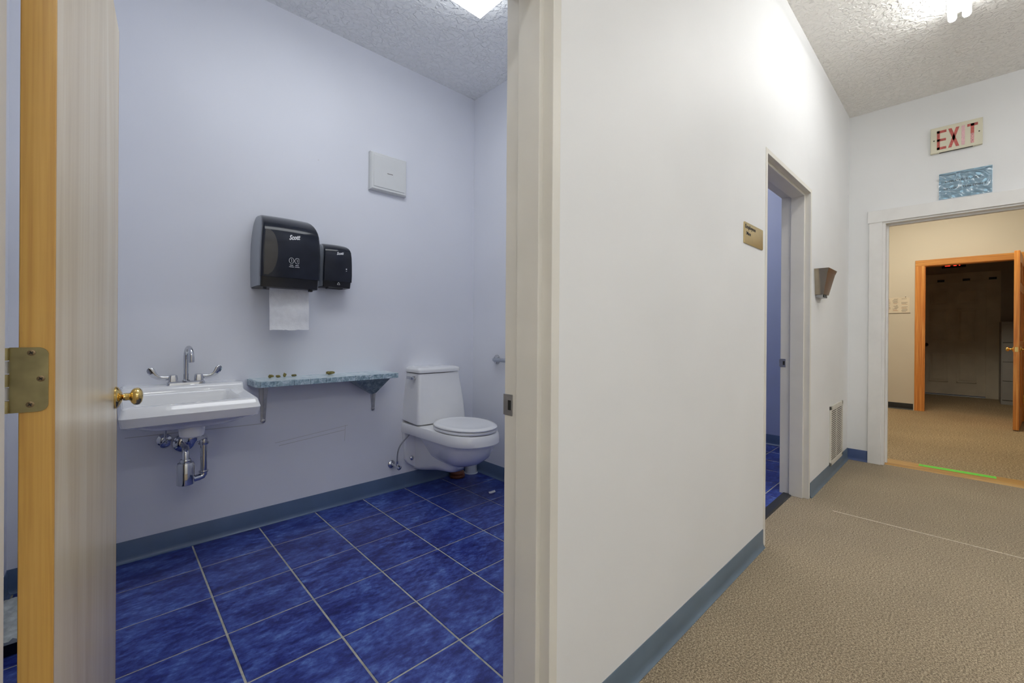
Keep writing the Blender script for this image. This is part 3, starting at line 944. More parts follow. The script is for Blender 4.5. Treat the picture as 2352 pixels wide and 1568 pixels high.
def dispenser(name, label, xc, levels, skirt, r):
    zs = [l[0] for l in levels]
    root = thing(name, (xc, 2.62, skirt[0]), label, 'dispenser')
    obj('housing', B().loft([ring_front(xc, hw, yf+0.016, z, r) for z, hw, yf in levels]), M_GREYPL, root, smooth=True, angle=0.8)
    cov = [l for l in levels if l[0] >= skirt[1]-0.002]
    rings = []
    for z, hw, yf in cov:
        full = ring_front(xc, hw-0.004, yf, z, r*0.6)
        rings.append([(x, min(y, yf+0.034), zz) for x, y, zz in full])
    z, hw, yf = cov[-1]
    obj('cover', B().loft(rings), M_SMOKE, root, smooth=True, angle=0.9)
    z0, z1 = skirt
    hw, yf = levels[0][1], levels[0][2]
    obj('skirt', B().loft([ring_front(xc, hw-0.006, yf+0.012, z0, r*0.6), ring_front(xc, hw-0.004, yf+0.006, z1, r*0.6)]), M_BLACKPL, root, smooth=True, angle=0.8)
    return root

TX = 0.722
tow = dispenser('towel_dispenser', 'large smoked-plastic paper towel dispenser with a sheet hanging out', TX,
    [(1.337, 0.1500, 2.500), (1.382, 0.1515, 2.492), (1.44, 0.1525, 2.484), (1.51, 0.1520, 2.480), (1.57, 0.1500, 2.480), (1.622, 0.1460, 2.486), (1.645, 0.1430, 2.494), (1.668, 0.1400, 2.512), (1.690, 0.136, 2.538), (1.710, 0.131, 2.572), (1.724, 0.126, 2.606), (1.732, 0.121, 2.645), (1.735, 0.117, 2.675)],
    (1.330, 1.382), 0.020)
def cover_y(z, lev):
    for (a, b2) in zip(lev, lev[1:]):
        if a[0] <= z <= b2[0]:
            return a[2]+(b2[2]-a[2])*(z-a[0])/(b2[0]-a[0])
TL = [(1.382, 0, 2.492), (1.44, 0, 2.484), (1.51, 0, 2.480), (1.57, 0, 2.480), (1.622, 0, 2.486), (1.645, 0, 2.494), (1.668, 0, 2.512)]
def lettering(parent, body, x, z, w, h, lev, shear, rise=0.0):
    y = min(cover_y(z, lev), cover_y(z+h, lev))-0.0008
    dz = Vector((0, cover_y(z+h, lev)-cover_y(z, lev), h)).normalized()
    xd = Vector((1, 0, rise)).normalized()
    return obj('lettering', text_into(B(), body, (x, y, z), xd, dz, width=w, height=h, shear=shear, bold=0.035, depth=0.0012), M_WHITEPR, parent, recalc=False)
lettering(tow, 'Scott', 0.703, 1.583, 0.056, 0.028, TL, 0.3, 0.14)
# paper roll showing dark brown through the left of the cover
def cover_hw(z):
    L = [(1.382, 0.1515), (1.44, 0.1525), (1.51, 0.1520), (1.57, 0.1500), (1.62, 0.1460), (1.66, 0.141)]
    for (a, c) in zip(L, L[1:]):
        if a[0] <= z <= c[0]:
            return a[1]+(c[1]-a[1])*(z-a[0])/(c[0]-a[0])
vs, fs = [], []
NZ, NX = 16, 8
for k in range(NZ+1):
    z = 1.392+0.236*k/NZ
    q = (z-1.510)/0.120
    wide = 0.010+0.052*math.sqrt(max(0, 1-q*q))
    hw_ = cover_hw(z)-0.004
    for i in range(NX+1):
        x = TX-hw_+0.013+wide*i/NX
        u = (x-(TX-hw_+0.012))/(2*hw_-0.024)
        vs.append((x, cover_y(z, TL)+0.010*(2*u-1)**2-0.0009, z))
for k in range(NZ):
    for i in range(NX):
        a = k*(NX+1)+i
        fs.append((a, a+1, a+NX+2, a+NX+1))
obj('roll_window', B().add(vs, fs), M_ROLL, tow, smooth=True, angle=3.0)
# two small pictograms
for x0, open_ in ((0.702, 0), (0.730, 1)):
    y = 2.4795
    ring = [(x0+0.012+0.0115*math.cos(t), 1.474+0.0150*math.sin(t)) for t in [i*2*math.pi/24 for i in range(25)]]
    if open_:
        ring = [(min(p+0.003, x0+0.021) if p > x0+0.012 else p, q) for p, q in ring]
    bb = B().tube([(p, y, q) for p, q in ring], 0.0009, 6)
    bb.tube([(x0+0.010, y, 1.484), (x0+0.013, y, 1.478), (x0+0.013, y, 1.466)], 0.0008, 6)
    bb.box(x0+0.004, x0+0.020, y-0.0006, y+0.002, 1.4485, 1.4510)
    bb.box(x0+0.001, x0+0.024, y-0.0006, y+0.002, 1.4400, 1.4420)
    obj('pictogram', bb, M_WHITEPR, tow)
for xx, yy in ((0.600, 2.53), (0.832, 2.53)):
    obj('feed_lug', B().box(xx-0.008, xx+0.008, yy, yy+0.03, 1.318, 1.334, 0.002), M_BLACKPL, tow)
# the hanging sheet
b = B()
nx_, nz_ = 24, 14
vs, fs = [], []
for k in range(nz_+1):
    for i in range(nx_+1):
        u, w = i/nx_, k/nz_
        x = 0.632+0.200*u+0.002*w
        z = 1.3285-0.225*w
        if k == nz_:
            z += random.uniform(-0.0028, 0.0028)+0.002*math.sin(u*9)
        y = 2.575+0.006*math.sin(u*5+w*2)+0.004*math.sin(w*9)-0.012*w*w
        vs.append((x, y, z))
for k in range(nz_):
    for i in range(nx_):
        a = k*(nx_+1)+i
        fs.append((a, a+1, a+nx_+2, a+nx_+1))
n0 = len(vs)
vs2 = vs+[(x, y+0.0005, z) for x, y, z in vs]
fs2 = fs+[tuple(reversed([j+n0 for j in f])) for f in fs]
for i in range(nx_):
    a = nz_*(nx_+1)+i
    fs2.append((a, a+1, a+1+n0, a+n0))
paper = obj('towel_sheet', B().add(vs2, fs2), M_PAPER, None, smooth=True, recalc=True)
tag(paper, 'torn white paper towel hanging below the large dispenser', 'paper towel')

SXD = 1.012
soap = dispenser('soap_dispenser', 'small smoked-plastic soap dispenser right of the large towel dispenser', SXD,
    [(1.368, 0.0880, 2.602), (1.398, 0.0895, 2.597), (1.44, 0.0900, 2.593), (1.50, 0.0890, 2.592), (1.55, 0.0870, 2.592), (1.580, 0.0850, 2.596), (1.594, 0.0825, 2.604), (1.608, 0.080, 2.620), (1.619, 0.076, 2.642), (1.627, 0.072, 2.664), (1.630, 0.069, 2.684)],
    (1.362, 1.398), 0.014)
SL = [(1.398, 0, 2.597), (1.44, 0, 2.593), (1.50, 0, 2.592), (1.55, 0, 2.592), (1.580, 0, 2.596), (1.594, 0, 2.604), (1.608, 0, 2.620)]
lettering(soap, 'Scott', 0.998, 1.555, 0.042, 0.018, SL, 0.3, 0.14)
obj('sight_window', B().lathe([(0.0001, 0), (0.004, 0), (0.003, 0.001), (0.0001, 0.001)], (1.056, 2.592, 1.475), (0, -1, 0), 12, cap=False).box(1.0535, 1.0585, 2.590, 2.594, 1.462, 1.464), M_WHITEPR, soap)
obj('drop_symbol', B().tube([(1.012, 2.600, 1.392), (1.006, 2.600, 1.384), (1.004, 2.600, 1.378), (1.020, 2.600, 1.378), (1.018, 2.600, 1.384), (1.012, 2.600, 1.392)], 0.0011, 6), M_WHITEPR, soap)
obj('push_bar', B().box(0.955, 1.045, 2.612, 2.66, 1.352, 1.363, 0.004), M_BLACKPL, soap)

# square plastic cover high on the wall
wb = thing('wall_cover_box', (1.378, 2.69, 2.036), 'square white plastic cover box mounted high on the bathroom wall', 'wall box')
b = B()
x0, x1, z0, z1 = 1.247, 1.510, 2.034, 2.284
def rect_y(xa, xb, za, zb, y):
    return [(xa, y, za), (xb, y, za), (xb, y, zb), (xa, y, zb)]
b.loft([rect_y(x0, x1, z0, z1, YB), rect_y(x0, x1, z0, z1, 2.686), rect_y(x0+0.008, x1-0.008, z0+0.008, z1-0.008, 2.676)])
obj('box_body', b, M_WHITEPL, wb)
obj('front_panel', B().loft([rect_y(x0+0.020, x1-0.020, z0+0.022, z1-0.020, 2.677), rect_y(x0+0.020, x1-0.020, z0+0.022, z1-0.020, 2.6735), rect_y(x0+0.022, x1-0.022, z0+0.024, z1-0.022, 2.6725)]), M_WHITEPL, wb)
obj('maker_mark', B().box(1.362, 1.402, 2.6718, 2.673, 2.156, 2.160), M_GREYINK, wb)

# ------------------------------------------------------------------ tiled shelf
shelf = thing('wall_shelf', (0.96, 2.6, 0.58), 'blue-green marbled shelf on steel brackets between basin and toilet', 'shelf')
SZ0, SZ1 = 0.806, 0.832
b = B()
b.hull([(0.567, YB, SZ0), (0.567, YB, SZ1-0.002), (0.567, 2.540, SZ0), (0.567, 2.540, SZ1-0.002), (0.580, 2.507, SZ0), (0.580, 2.507, SZ1-0.002), (1.356, 2.507, SZ0), (1.356, 2.507, SZ1-0.002), (1.360, YB, SZ0), (1.360, YB, SZ1-0.002)])
obj('board', b, M_MARBD, shelf)
# top slabs and edge strips with open joints
xs = [0.562, 0.652, 0.737, 0.822, 0.907, 0.992, 1.077, 1.162, 1.247, 1.360]
for i in range(len(xs)-1):
    x0, x1 = xs[i]+0.0008, xs[i+1]-0.0008
    if i == 0:
        bb = B().hull([(x0+0.014, 2.500, SZ0-0.004), (x1, 2.500, SZ0-0.004), (x0+0.014, 2.500, SZ1-0.001), (x1, 2.500, SZ1-0.001), (x0+0.014, 2.508, SZ0-0.004), (x1, 2.508, SZ0-0.004), (x0+0.014, 2.508, SZ1-0.001), (x1, 2.508, SZ1-0.001)], 0.0006)
    else:
        bb = B().box(x0, x1, 2.500, 2.508, SZ0-0.004, SZ1-0.001, 0.0008, 1)
    obj('edge_tile', bb, M_MARB, shelf)
for i in range(0, len(xs)-1, 3):
    x0, x1 = xs[i]+0.001, xs[min(i+3, len(xs)-1)]-0.001
    if i == 0:
        bb = B().hull([(x0+0.004, YB, SZ1-0.002), (x1, YB, SZ1-0.002), (x0+0.004, 2.538, SZ1-0.002), (x0+0.016, 2.501, SZ1-0.002), (x1, 2.501, SZ1-0.002), (x0+0.004, YB, SZ1+0.002), (x1, YB, SZ1+0.002), (x0+0.004, 2.538, SZ1+0.002), (x0+0.016, 2.501, SZ1+0.002), (x1, 2.501, SZ1+0.002)])
    else:
        bb = B().box(x0, x1, 2.501, YB, SZ1-0.002, SZ1+0.002, 0.0008, 1)
    obj('top_tile', bb, M_MARBT, shelf)
obj('end_tile', B().hull([(0.558, YB, SZ0-0.004), (0.558, YB, SZ1), (0.566, YB, SZ0-0.004), (0.566, YB, SZ1), (0.558, 2.538, SZ0-0.004), (0.558, 2.538, SZ1), (0.566, 2.540, SZ0-0.004), (0.566, 2.540, SZ1), (0.575, 2.500, SZ0-0.004), (0.575, 2.500, SZ1)]), M_MARB, shelf)
def bracket(xc, ztop, zbot):
    bb = B()
    for s in (-1, 1):
        bb.hull([(xc+s*0.002, YB, ztop), (xc+s*0.024, YB, ztop), (xc+s*0.0015, YB, zbot), (xc+s*0.011, YB, zbot),
                 (xc+s*0.002, YB-0.004, ztop), (xc+s*0.024, YB-0.0035, ztop), (xc+s*0.0015, YB-0.004, zbot), (xc+s*0.011, YB-0.0035, zbot)])
    bb.hull([(xc-0.002, YB-0.002, ztop), (xc+0.002, YB-0.002, ztop), (xc-0.002, YB-0.002, zbot+0.01), (xc+0.002, YB-0.002, zbot+0.01), (xc-0.002, YB-0.012, ztop), (xc+0.002, YB-0.012, ztop), (xc-0.0015, YB-0.006, zbot+0.01), (xc+0.0015, YB-0.006, zbot+0.01)])
    bb.hull([(xc-0.014, YB-0.001, SZ0), (xc+0.014, YB-0.001, SZ0), (xc-0.008, 2.535, SZ0), (xc+0.008, 2.535, SZ0), (xc-0.014, YB-0.001, SZ0-0.003), (xc+0.014, YB-0.001, SZ0-0.003), (xc-0.008, 2.535, SZ0-0.003), (xc+0.008, 2.535, SZ0-0.003)])
    o = obj('bracket', bb, M_STEEL, shelf)
    obj('screw', B().lathe([(0.0001, 0), (0.0125, 0), (0.011, 0.005), (0.0001, 0.008)], (xc, YB, zbot-0.008), (0, -1, 0), 14, cap=False), M_STEEL, o, smooth=True)
    for s in (-1, 1):
        obj('screw_hole', B().lathe([(0.0001, 0), (0.0045, 0), (0.0045, 0.0008), (0.0001, 0.0008)], (xc+s*0.014, YB-0.0036, ztop-0.020), (0, -1, 0), 10, cap=False), M_DARKHOLE, o)
bracket(0.638, 0.803, 0.598)
bracket(1.288, 0.803, 0.590)
# marbled corbel under the right half
cp = [(1.075, 2.508, 0.803), (1.165, 2.502, 0.803), (1.308, 2.504, 0.803), (1.120, 2.540, 0.778), (1.262, 2.610, 0.702), (1.246, 2.640, 0.690), (1.225, 2.640, 0.700),
      (1.085, YB, 0.803), (1.305, YB, 0.803), (1.30, YB, 0.70), (1.25, YB, 0.700)]
obj('corbel', B().hull(cp, 0.002), M_MARBD, shelf)
# olive scraps on the shelf
def scrap(label, x, y, s, h, seed):
    rnd = random.Random(seed)
    bm = bmesh.new()
    bmesh.ops.create_icosphere(bm, subdivisions=2, radius=1.0)
    for v in bm.verts:
        f = 1+rnd.uniform(-0.28, 0.28)
        v.co = Vector((x+v.co.x*s*f, y+v.co.y*s*0.6*f, SZ1+0.0019+h*0.5+max(-0.5, v.co.z*0.5*f)*h))
    tag(obj('paper_scrap', B().bm(bm), M_OLIVE), label, 'scrap')
scrap('olive crumpled scrap nearest the basin end of the marbled shelf', 0.664, 2.668, 0.014, 0.018, 1)
scrap('second olive crumpled scrap from the basin end of the shelf', 0.700, 2.665, 0.013, 0.014, 2)
scrap('tallest twisted olive scrap, third from the basin end of the shelf', 0.736, 2.668, 0.008, 0.024, 3)
scrap('flat pointed olive scrap, fourth from the basin end of the shelf', 0.785, 2.672, 0.014, 0.013, 4)
scrap('large smooth olive lump alone near the middle of the shelf', 0.985, 2.655, 0.025, 0.020, 5)

# ------------------------------------------------------------------ toilet
TC = 1.707
toi = thing('wall_toilet', (TC, 2.40, 0.08), 'white wall-hung toilet with tapered tank and closed lid', 'toilet')
def egg(hw, yf, yb, z, n=20, back=None):
    """Plan outline: rounded front at yf, straight sides back to yb."""
    yc = yf+hw*1.12
    out = []
    for i in range(n+1):
        th = math.pi*i/n
        out.append((TC+hw*math.cos(th), yc-(yc-yf)*math.sin(th)**0.92, z))
    bw = hw if back is None else back
    out += [(TC-(hw+(bw-hw)*0.5), (yc+yb)/2, z), (TC-bw, yb, z), (TC+bw, yb, z), (TC+(hw+(bw-hw)*0.5), (yc+yb)/2, z)]
    return out
b = B()
b.loft([egg(0.160, 2.045, YB, 0.462, back=0.188), egg(0.182, 2.018, YB, 0.460, back=0.203), egg(0.187, 2.011, YB, 0.452, back=0.207), egg(0.191, 2.003, YB, 0.425, back=0.208),
        egg(0.193, 2.000, YB, 0.400, back=0.208), egg(0.191, 2.003, YB, 0.394, back=0.206), egg(0.168, 2.034, 2.60, 0.384, back=0.14), egg(0.163, 2.042, 2.58, 0.350, back=0.125), egg(0.148, 2.072, 2.54, 0.300, back=0.11), egg(0.122, 2.125, 2.50, 0.258, back=0.10), egg(0.090, 2.19, 2.47, 0.232, back=0.08), egg(0.050, 2.27, 2.44, 0.218, back=0.05)])
# wall flange
b.hull([(TC-0.203, YB, 0.41), (TC+0.203, YB, 0.41), (TC-0.190, YB, 0.20), (TC+0.190, YB, 0.20), (TC-0.165, YB, 0.165), (TC+0.165, YB, 0.165), (TC-0.07, YB, 0.105), (TC+0.07, YB, 0.105),
        (TC-0.200, 2.680, 0.41), (TC+0.200, 2.680, 0.41), (TC-0.186, 2.680, 0.20), (TC+0.186, 2.680, 0.20), (TC-0.16, 2.680, 0.168), (TC+0.16, 2.680, 0.168), (TC-0.07, 2.680, 0.108), (TC+0.07, 2.680, 0.108)], 0.006)
# trapway body: sections along y
def sect(y, hw, z0, z1, r=0.03, k=5):
    return [(p[0], y, p[1]) for p in [(q[0], q[1]) for q in rrect(TC-hw, TC+hw, z0, z1, min(r, hw*0.9), 0, k)]]
b.loft([sect(2.700, 0.118, 0.110, 0.400), sect(2.640, 0.108, 0.118, 0.400), sect(2.56, 0.100, 0.132, 0.390, 0.04), sect(2.48, 0.092, 0.146, 0.36, 0.05), sect(2.40, 0.084, 0.155, 0.33, 0.05), sect(2.35, 0.074, 0.160, 0.30, 0.045), sect(2.320, 0.062, 0.168, 0.28, 0.04), sect(2.295, 0.044, 0.192, 0.26, 0.03)])
bowl = obj('bowl', b, M_PORC, toi, smooth=True, angle=0.55)
# tank
def tring(hw, yf, z, r=0.022):
    out = []
    out += [(TC+hw, YB, z), (TC-hw, YB, z)]
    for i in range(6):
        th = math.pi+math.pi/2*i/5
        out.append((TC-hw+r+r*math.cos(th), yf+0.008+r+r*math.sin(th), z))
    for i in range(1, 6):
        q = i/6
        out.append((TC-hw+r+(2*hw-2*r)*q, yf+0.008-0.008*(1-(2*q-1)**2), z-0.0))
    for i in range(6):
        th = 1.5*math.pi+math.pi/2*i/5
        out.append((TC+hw-r+r*math.cos(th), yf+0.008+r+r*math.sin(th), z))
    return out
def warp(ring, d):
    return [(x, y, z-d*max(0, (2.70-y)/0.2)) for x, y, z in ring]
b = B().loft([warp(tring(0.196, 2.502, 0.478), 0.010), warp(tring(0.201, 2.496, 0.484), 0.010), warp(tring(0.199, 2.497, 0.52), 0.006), tring(0.193, 2.506, 0.60), tring(0.184, 2.518, 0.69), tring(0.172, 2.532, 0.78), tring(0.168, 2.536, 0.8085)])
tank = obj('tank', b, M_PORC, toi, smooth=True, angle=0.7)
b = B().loft([tring(0.166, 2.538, 0.8125), tring(0.173, 2.530, 0.815), tring(0.175, 2.527, 0.834), tring(0.171, 2.532, 0.843), tring(0.150, 2.56, 0.8515), tring(0.10, 2.61, 0.854)])
obj('tank_lid', b, M_PORC, toi, smooth=True, angle=0.9)
lv = obj('flush_lever', B().box(1.500, 1.520, 2.572, 2.650, 0.770, 0.790, 0.005), M_CHROME, toi, smooth=True)
obj('lever_boss', B().cyl((1.548, 2.590, 0.780), (1.516, 2.590, 0.780), 0.013, n=16), M_CHROME, lv, smooth=True)
# seat and lid
def oval(hw, y0, y1, z, n=40):
    out = []
    yc = y0+(y1-y0)*0.54
    for i in range(n):
        th = 2*math.pi*i/n
        c, s = math.cos(th), math.sin(th)
        out.append((TC+hw*(abs(c)**0.95)*(1 if c > 0 else -1), yc+((y1-yc) if s > 0 else (yc-y0))*(abs(s)**0.95)*(1 if s > 0 else -1), z))
    return out
b = B().loft([oval(0.176, 2.026, 2.474, 0.4635), oval(0.183, 2.016, 2.480, 0.467), oval(0.184, 2.014, 2.481, 0.477), oval(0.180, 2.019, 2.478, 0.482)])
obj('seat', b, M_SEAT, toi, smooth=True, angle=0.9)
b = B().loft([oval(0.177, 2.022, 2.476, 0.4845), oval(0.184, 2.013, 2.482, 0.488), oval(0.185, 2.012, 2.482, 0.494), oval(0.180, 2.019, 2.478, 0.500), oval(0.160, 2.045, 2.462, 0.5035), oval(0.150, 2.058, 2.455, 0.5020), oval(0.100, 2.12, 2.41, 0.5030)])
obj('seat_lid', b, M_SEAT, toi, smooth=True, angle=0.9)
for s in (-1, 1):
    cap = obj('bolt_cap', B().lathe([(0.0001, 0), (0.0165, 0), (0.0155, 0.006), (0.009, 0.011), (0.0001, 0.012)], (TC+s*0.142, 2.680, 0.207), (0, -1, 0), 18, cap=False), M_CHROME, toi, smooth=True)
# toilet supply
sv = thing('supply_valve', (1.43, 2.68, 0.13), 'chrome stop valve with thin hose beside the toilet', 'valve')
obj('escutcheon', B().lathe([(0.0001, 0), (0.027, 0), (0.026, 0.005), (0.017, 0.013), (0.010, 0.015), (0.0001, 0.015)], (1.425, YB, 0.185), (0, -1, 0), 22, cap=False), M_CHROME, sv, smooth=True)
obj('valve_body', B().cyl((1.425, YB-0.01, 0.185), (1.440, 2.640, 0.180), 0.009, n=14).cyl((1.436, 2.655, 0.175), (1.437, 2.652, 0.215), 0.008, n=14), M_CHROME, sv, smooth=True)
obj('valve_handle', B().lathe([(0.0001, 0), (0.010, 0.0), (0.016, 0.004), (0.017, 0.014), (0.011, 0.020), (0.0001, 0.020)], (1.440, 2.642, 0.178), (0.35, -0.7, -0.45), 10, cap=False), M_CHROME, sv, smooth=True)
hp = []
P0, P1, P2, P3 = Vector((1.437, 2.652, 0.21)), Vector((1.436, 2.655, 0.33)), Vector((1.475, 2.655, 0.33)), Vector((1.545, 2.640, 0.405))
for i in range(17):
    t = i/16
    hp.append(P0*(1-t)**3+P1*3*t*(1-t)**2+P2*3*t*t*(1-t)+P3*t**3)
obj('hose', B().tube(hp, 0.0045, 10), M_HOSE, sv, smooth=True)
# plunger and brush holder in the corner
pl = thing('plunger', (1.932, 2.640, 0), 'red-brown rubber plunger standing on the tile under the toilet', 'plunger')
obj('cup', B().lathe([(0.0001, 0.001), (0.054, 0.001), (0.058, 0.005), (0.058, 0.016), (0.054, 0.021), (0.055, 0.036), (0.046, 0.048), (0.022, 0.053), (0.016, 0.066), (0.0001, 0.066)], (1.932, 2.640, 0), (0, 0, 1), 32, cap=False), M_RUBBER, pl, smooth=True)
obj('stick', B().cyl((1.932, 2.640, 0.058), (1.912, 2.655, 0.300), 0.010, n=12), M_MAPLE, pl, smooth=True)
br = thing('brush_holder', (2.065, 2.645, 0), 'white plastic toilet brush holder in the tiled corner', 'brush holder')
obj('cylinder', B().lathe([(0.0001, 0.0), (0.053, 0.0), (0.053, 0.004), (0.047, 0.006), (0.044, 0.14), (0.044, 0.152), (0.040, 0.152), (0.040, 0.02), (0.0001, 0.02)], (2.072, 2.650, 0), (0, 0, 1), 32, cap=False), M_BUCKET, br, smooth=True)
obj('brush_stick', B().cyl((2.072, 2.650, 0.02), (2.072, 2.650, 0.36), 0.008, n=12), M_BUCKET, br, smooth=True)
# grab bar
gb = thing('grab_bar', (2.09, 2.0, 0.87), 'brushed steel grab bar on the wall beside the toilet', 'grab bar')
bp = [(XR-0.004, 2.418, 0.893), (XR-0.025, 2.418, 0.893), (XR-0.034, 2.414, 0.893), (XR-0.041, 2.406, 0.893), (XR-0.045, 2.394, 0.893), (XR-0.045, 1.62, 0.893), (XR-0.041, 1.606, 0.893), (XR-0.034, 1.598, 0.893), (XR-0.025, 1.594, 0.893), (XR-0.004, 1.594, 0.893)]
obj('bar', B().tube(bp, 0.0135, 16), plain('brushed_steel', (0.55, 0.58, 0.63), 0.28, 1.0), gb, smooth=True)
for yy in (2.418, 1.594):
    fo = obj('flange', B().lathe([(0.0001, 0), (0.036, 0.0), (0.035, 0.004), (0.020, 0.006), (0.0001, 0.006)], (XR, yy, 0.893), (-1, 0, 0), 28, cap=False), M_CHROME, gb, smooth=True)
    for a in (0.4, 0.4+2.094, 0.4+4.189):
        obj('screw', B().lathe([(0.0001, 0), (0.005, 0), (0.004, 0.002), (0.0001, 0.002)], (XR-0.0055, yy+0.0265*math.cos(a), 0.893+0.0265*math.sin(a)), (-1, 0, 0), 10, cap=False), M_STEEL, fo, smooth=True)
# tissue scrap on the tiles
b = B()
rnd = random.Random(11)
pts = [(1.920+rnd.uniform(-0.03, 0.03), 2.215+rnd.uniform(-0.012, 0.012), 0.0015+rnd.uniform(0, 0.008)) for _ in range(14)]
tag(obj('tissue_scrap', b.hull(pts), M_SCRAP), 'tiny white tissue scrap on the blue tiles near the frame', 'scrap')
# low wrapped box behind the door
bxr = thing('wrapped_box', (-0.255, 2.36, 0), 'low dark box with crumpled grey wrapping on the tiles behind the door', 'box')
obj('carton', B().box(-0.285, -0.190, 2.20, 2.50, 0.0005, 0.045, 0.003), M_BLACKPL, bxr)
obj('side_flap', B().box(-0.190, -0.186, 2.195, 2.50, 0.0005, 0.058, 0.001), M_BUCKET, bxr)
nx_, ny_ = 12, 24
vs, fs = [], []
rnd = random.Random(3)
for k in range(ny_+1):
    for i in range(nx_+1):
        vs.append((-0.290+0.108*i/nx_, 2.185+0.325*k/ny_, 0.060+rnd.uniform(-0.005, 0.006)))
n0 = len(vs)
vs += [(x, y, 0.046) for x, y, z in vs]
for k in range(ny_):
    for i in range(nx_):
        a = k*(nx_+1)+i
        fs.append((a, a+1, a+nx_+2, a+nx_+1))
        fs.append((a+n0, a+nx_+1+n0, a+nx_+2+n0, a+1+n0))
rim = [i for i in range(nx_+1)] + [(nx_+1)*k+nx_ for k in range(1, ny_+1)] + [(nx_+1)*ny_+i for i in range(nx_-1, -1, -1)] + [(nx_+1)*k for k in range(ny_-1, 0, -1)]
for a, c in zip(rim, rim[1:]+rim[:1]):
    fs.append((a, c, c+n0, a+n0))
obj('wrapping', B().add(vs, fs), M_FOIL, bxr, smooth=True, angle=0.9)

# ------------------------------------------------------------------ corridor things
# brass room plaque
pq = thing('room_plaque', (2.287, YW0, 1.524), 'brass nameplate with black lettering beside the far washroom door', 'sign')
px0, px1, pz0, pz1 = 2.153, 2.420, 1.524, 1.624
plate = []
for cx, cz, a in ((px1-0.006, pz1-0.006, 0), (px0+0.006, pz1-0.006, math.pi/2), (px0+0.006, pz0+0.006, math.pi), (px1-0.006, pz0+0.006, 1.5*math.pi)):
    for i in range(4):
        th = a+math.pi/2*i/3
        plate.append((cx+0.006*math.cos(th), cz+0.006*math.sin(th)))
obj('plate', B().prism(plate, lambda p, q, t: (p, t, q), YW0, YW0-0.004), M_PLAQUE, pq)
tb = B()
text_into(tb, 'Employees', (2.166, YW0-0.0044, 1.590), (1, 0, 0), (0, 0, 1), width=0.140, height=0.024, bold=0.01)
obj('lettering', tb, M_INK, pq, recalc=False)
tb = B()
text_into(tb, 'Men', (2.184, YW0-0.0044, 1.566), (1, 0, 0), (0, 0, 1), width=0.055, height=0.017, bold=0.01)
obj('lettering', tb, M_INK, pq, recalc=False)
# tapered steel dispenser
ds = thing('steel_dispenser', (3.65, YW0, 1.36), 'tapered polished-steel holder on the wall beside the far washroom door', 'dispenser')
def dsec(y0, y1, xa, xb, z):
    return [(xa, y1, z), (xa, y0, z), (xb-0.012, y0, z), (xb, y0+0.012, z), (xb, y1, z)]
b = B().loft([dsec(0.664, YW0, 3.540, 3.708, 1.372), dsec(0.638, YW0, 3.516, 3.775, 1.525), dsec(0.632, YW0, 3.511, 3.790, 1.546)])
obj('holder_body', b, M_STAIN, ds)
obj('top_band', B().loft([dsec(0.6372, YW0, 3.5150, 3.7765, 1.523), dsec(0.6308, YW0, 3.5098, 3.7915, 1.5475)]), M_STAIN, ds)
obj('outlet_lip', B().box(3.555, 3.690, 0.672, YW0, 1.352, 1.373, 0.003), M_STEEL, ds)
for k in range(6):
    obj('outlet_tooth', B().box(3.562+k*0.021, 3.574+k*0.021, 0.668, 0.674, 1.352, 1.370, 0.001), M_CHROME if k % 2 else M_DARKHOLE, ds)
# return-air grille
vg = thing('vent_grille', (4.265, YW0, 0.085), 'cream slatted air vent grille low on the wall above the baseboard', 'vent')
vx0, vx1, vz0, vz1 = 4.030, 4.498, 0.084, 0.546
fr = B()
fr.box(vx0, vx1, YW0-0.010, YW0, vz0, vz0+0.030, 0.002); fr.box(vx0, vx1, YW0-0.010, YW0, vz1-0.030, vz1, 0.002)
fr.box(vx0, vx0+0.030, YW0-0.010, YW0, vz0, vz1, 0.002); fr.box(vx1-0.030, vx1, YW0-0.010, YW0, vz0, vz1, 0.002)
obj('frame', fr, M_VENT, vg)
obj('back_plate', B().box(vx0+0.02, vx1-0.02, YW0-0.0015, YW0, vz0+0.02, vz1-0.02), M_DARKHOLE, vg)
ns = 26
pitch = (vz1-vz0-0.060)/ns
sl_me = None
for k in range(ns):
    z = vz0+0.030+pitch*(k+0.25)
    if sl_me is None:
        so_ = obj('slat', B().prism([(-0.0096, 0.0020), (-0.0030, -0.0030), (-0.0030, 0.0000), (-0.0096, 0.0118)], lambda p, q, t: (t, YW0+p, z+q), vx0+0.029, vx1-0.029), M_VENT, vg)
        sl_me, sl_loc, sl_z = so_.data, so_.location.copy(), z
    else:
        o = bpy.data.objects.new('slat', sl_me)
        COL.objects.link(o)
        o.parent = vg
        o.location = sl_loc+Vector((0, 0, z-sl_z))
obj('centre_rib', B().box((vx0+vx1)/2-0.002, (vx0+vx1)/2+0.002, YW0-0.0090, YW0-0.001, vz0+0.03, vz1-0.03), M_VENT, vg)
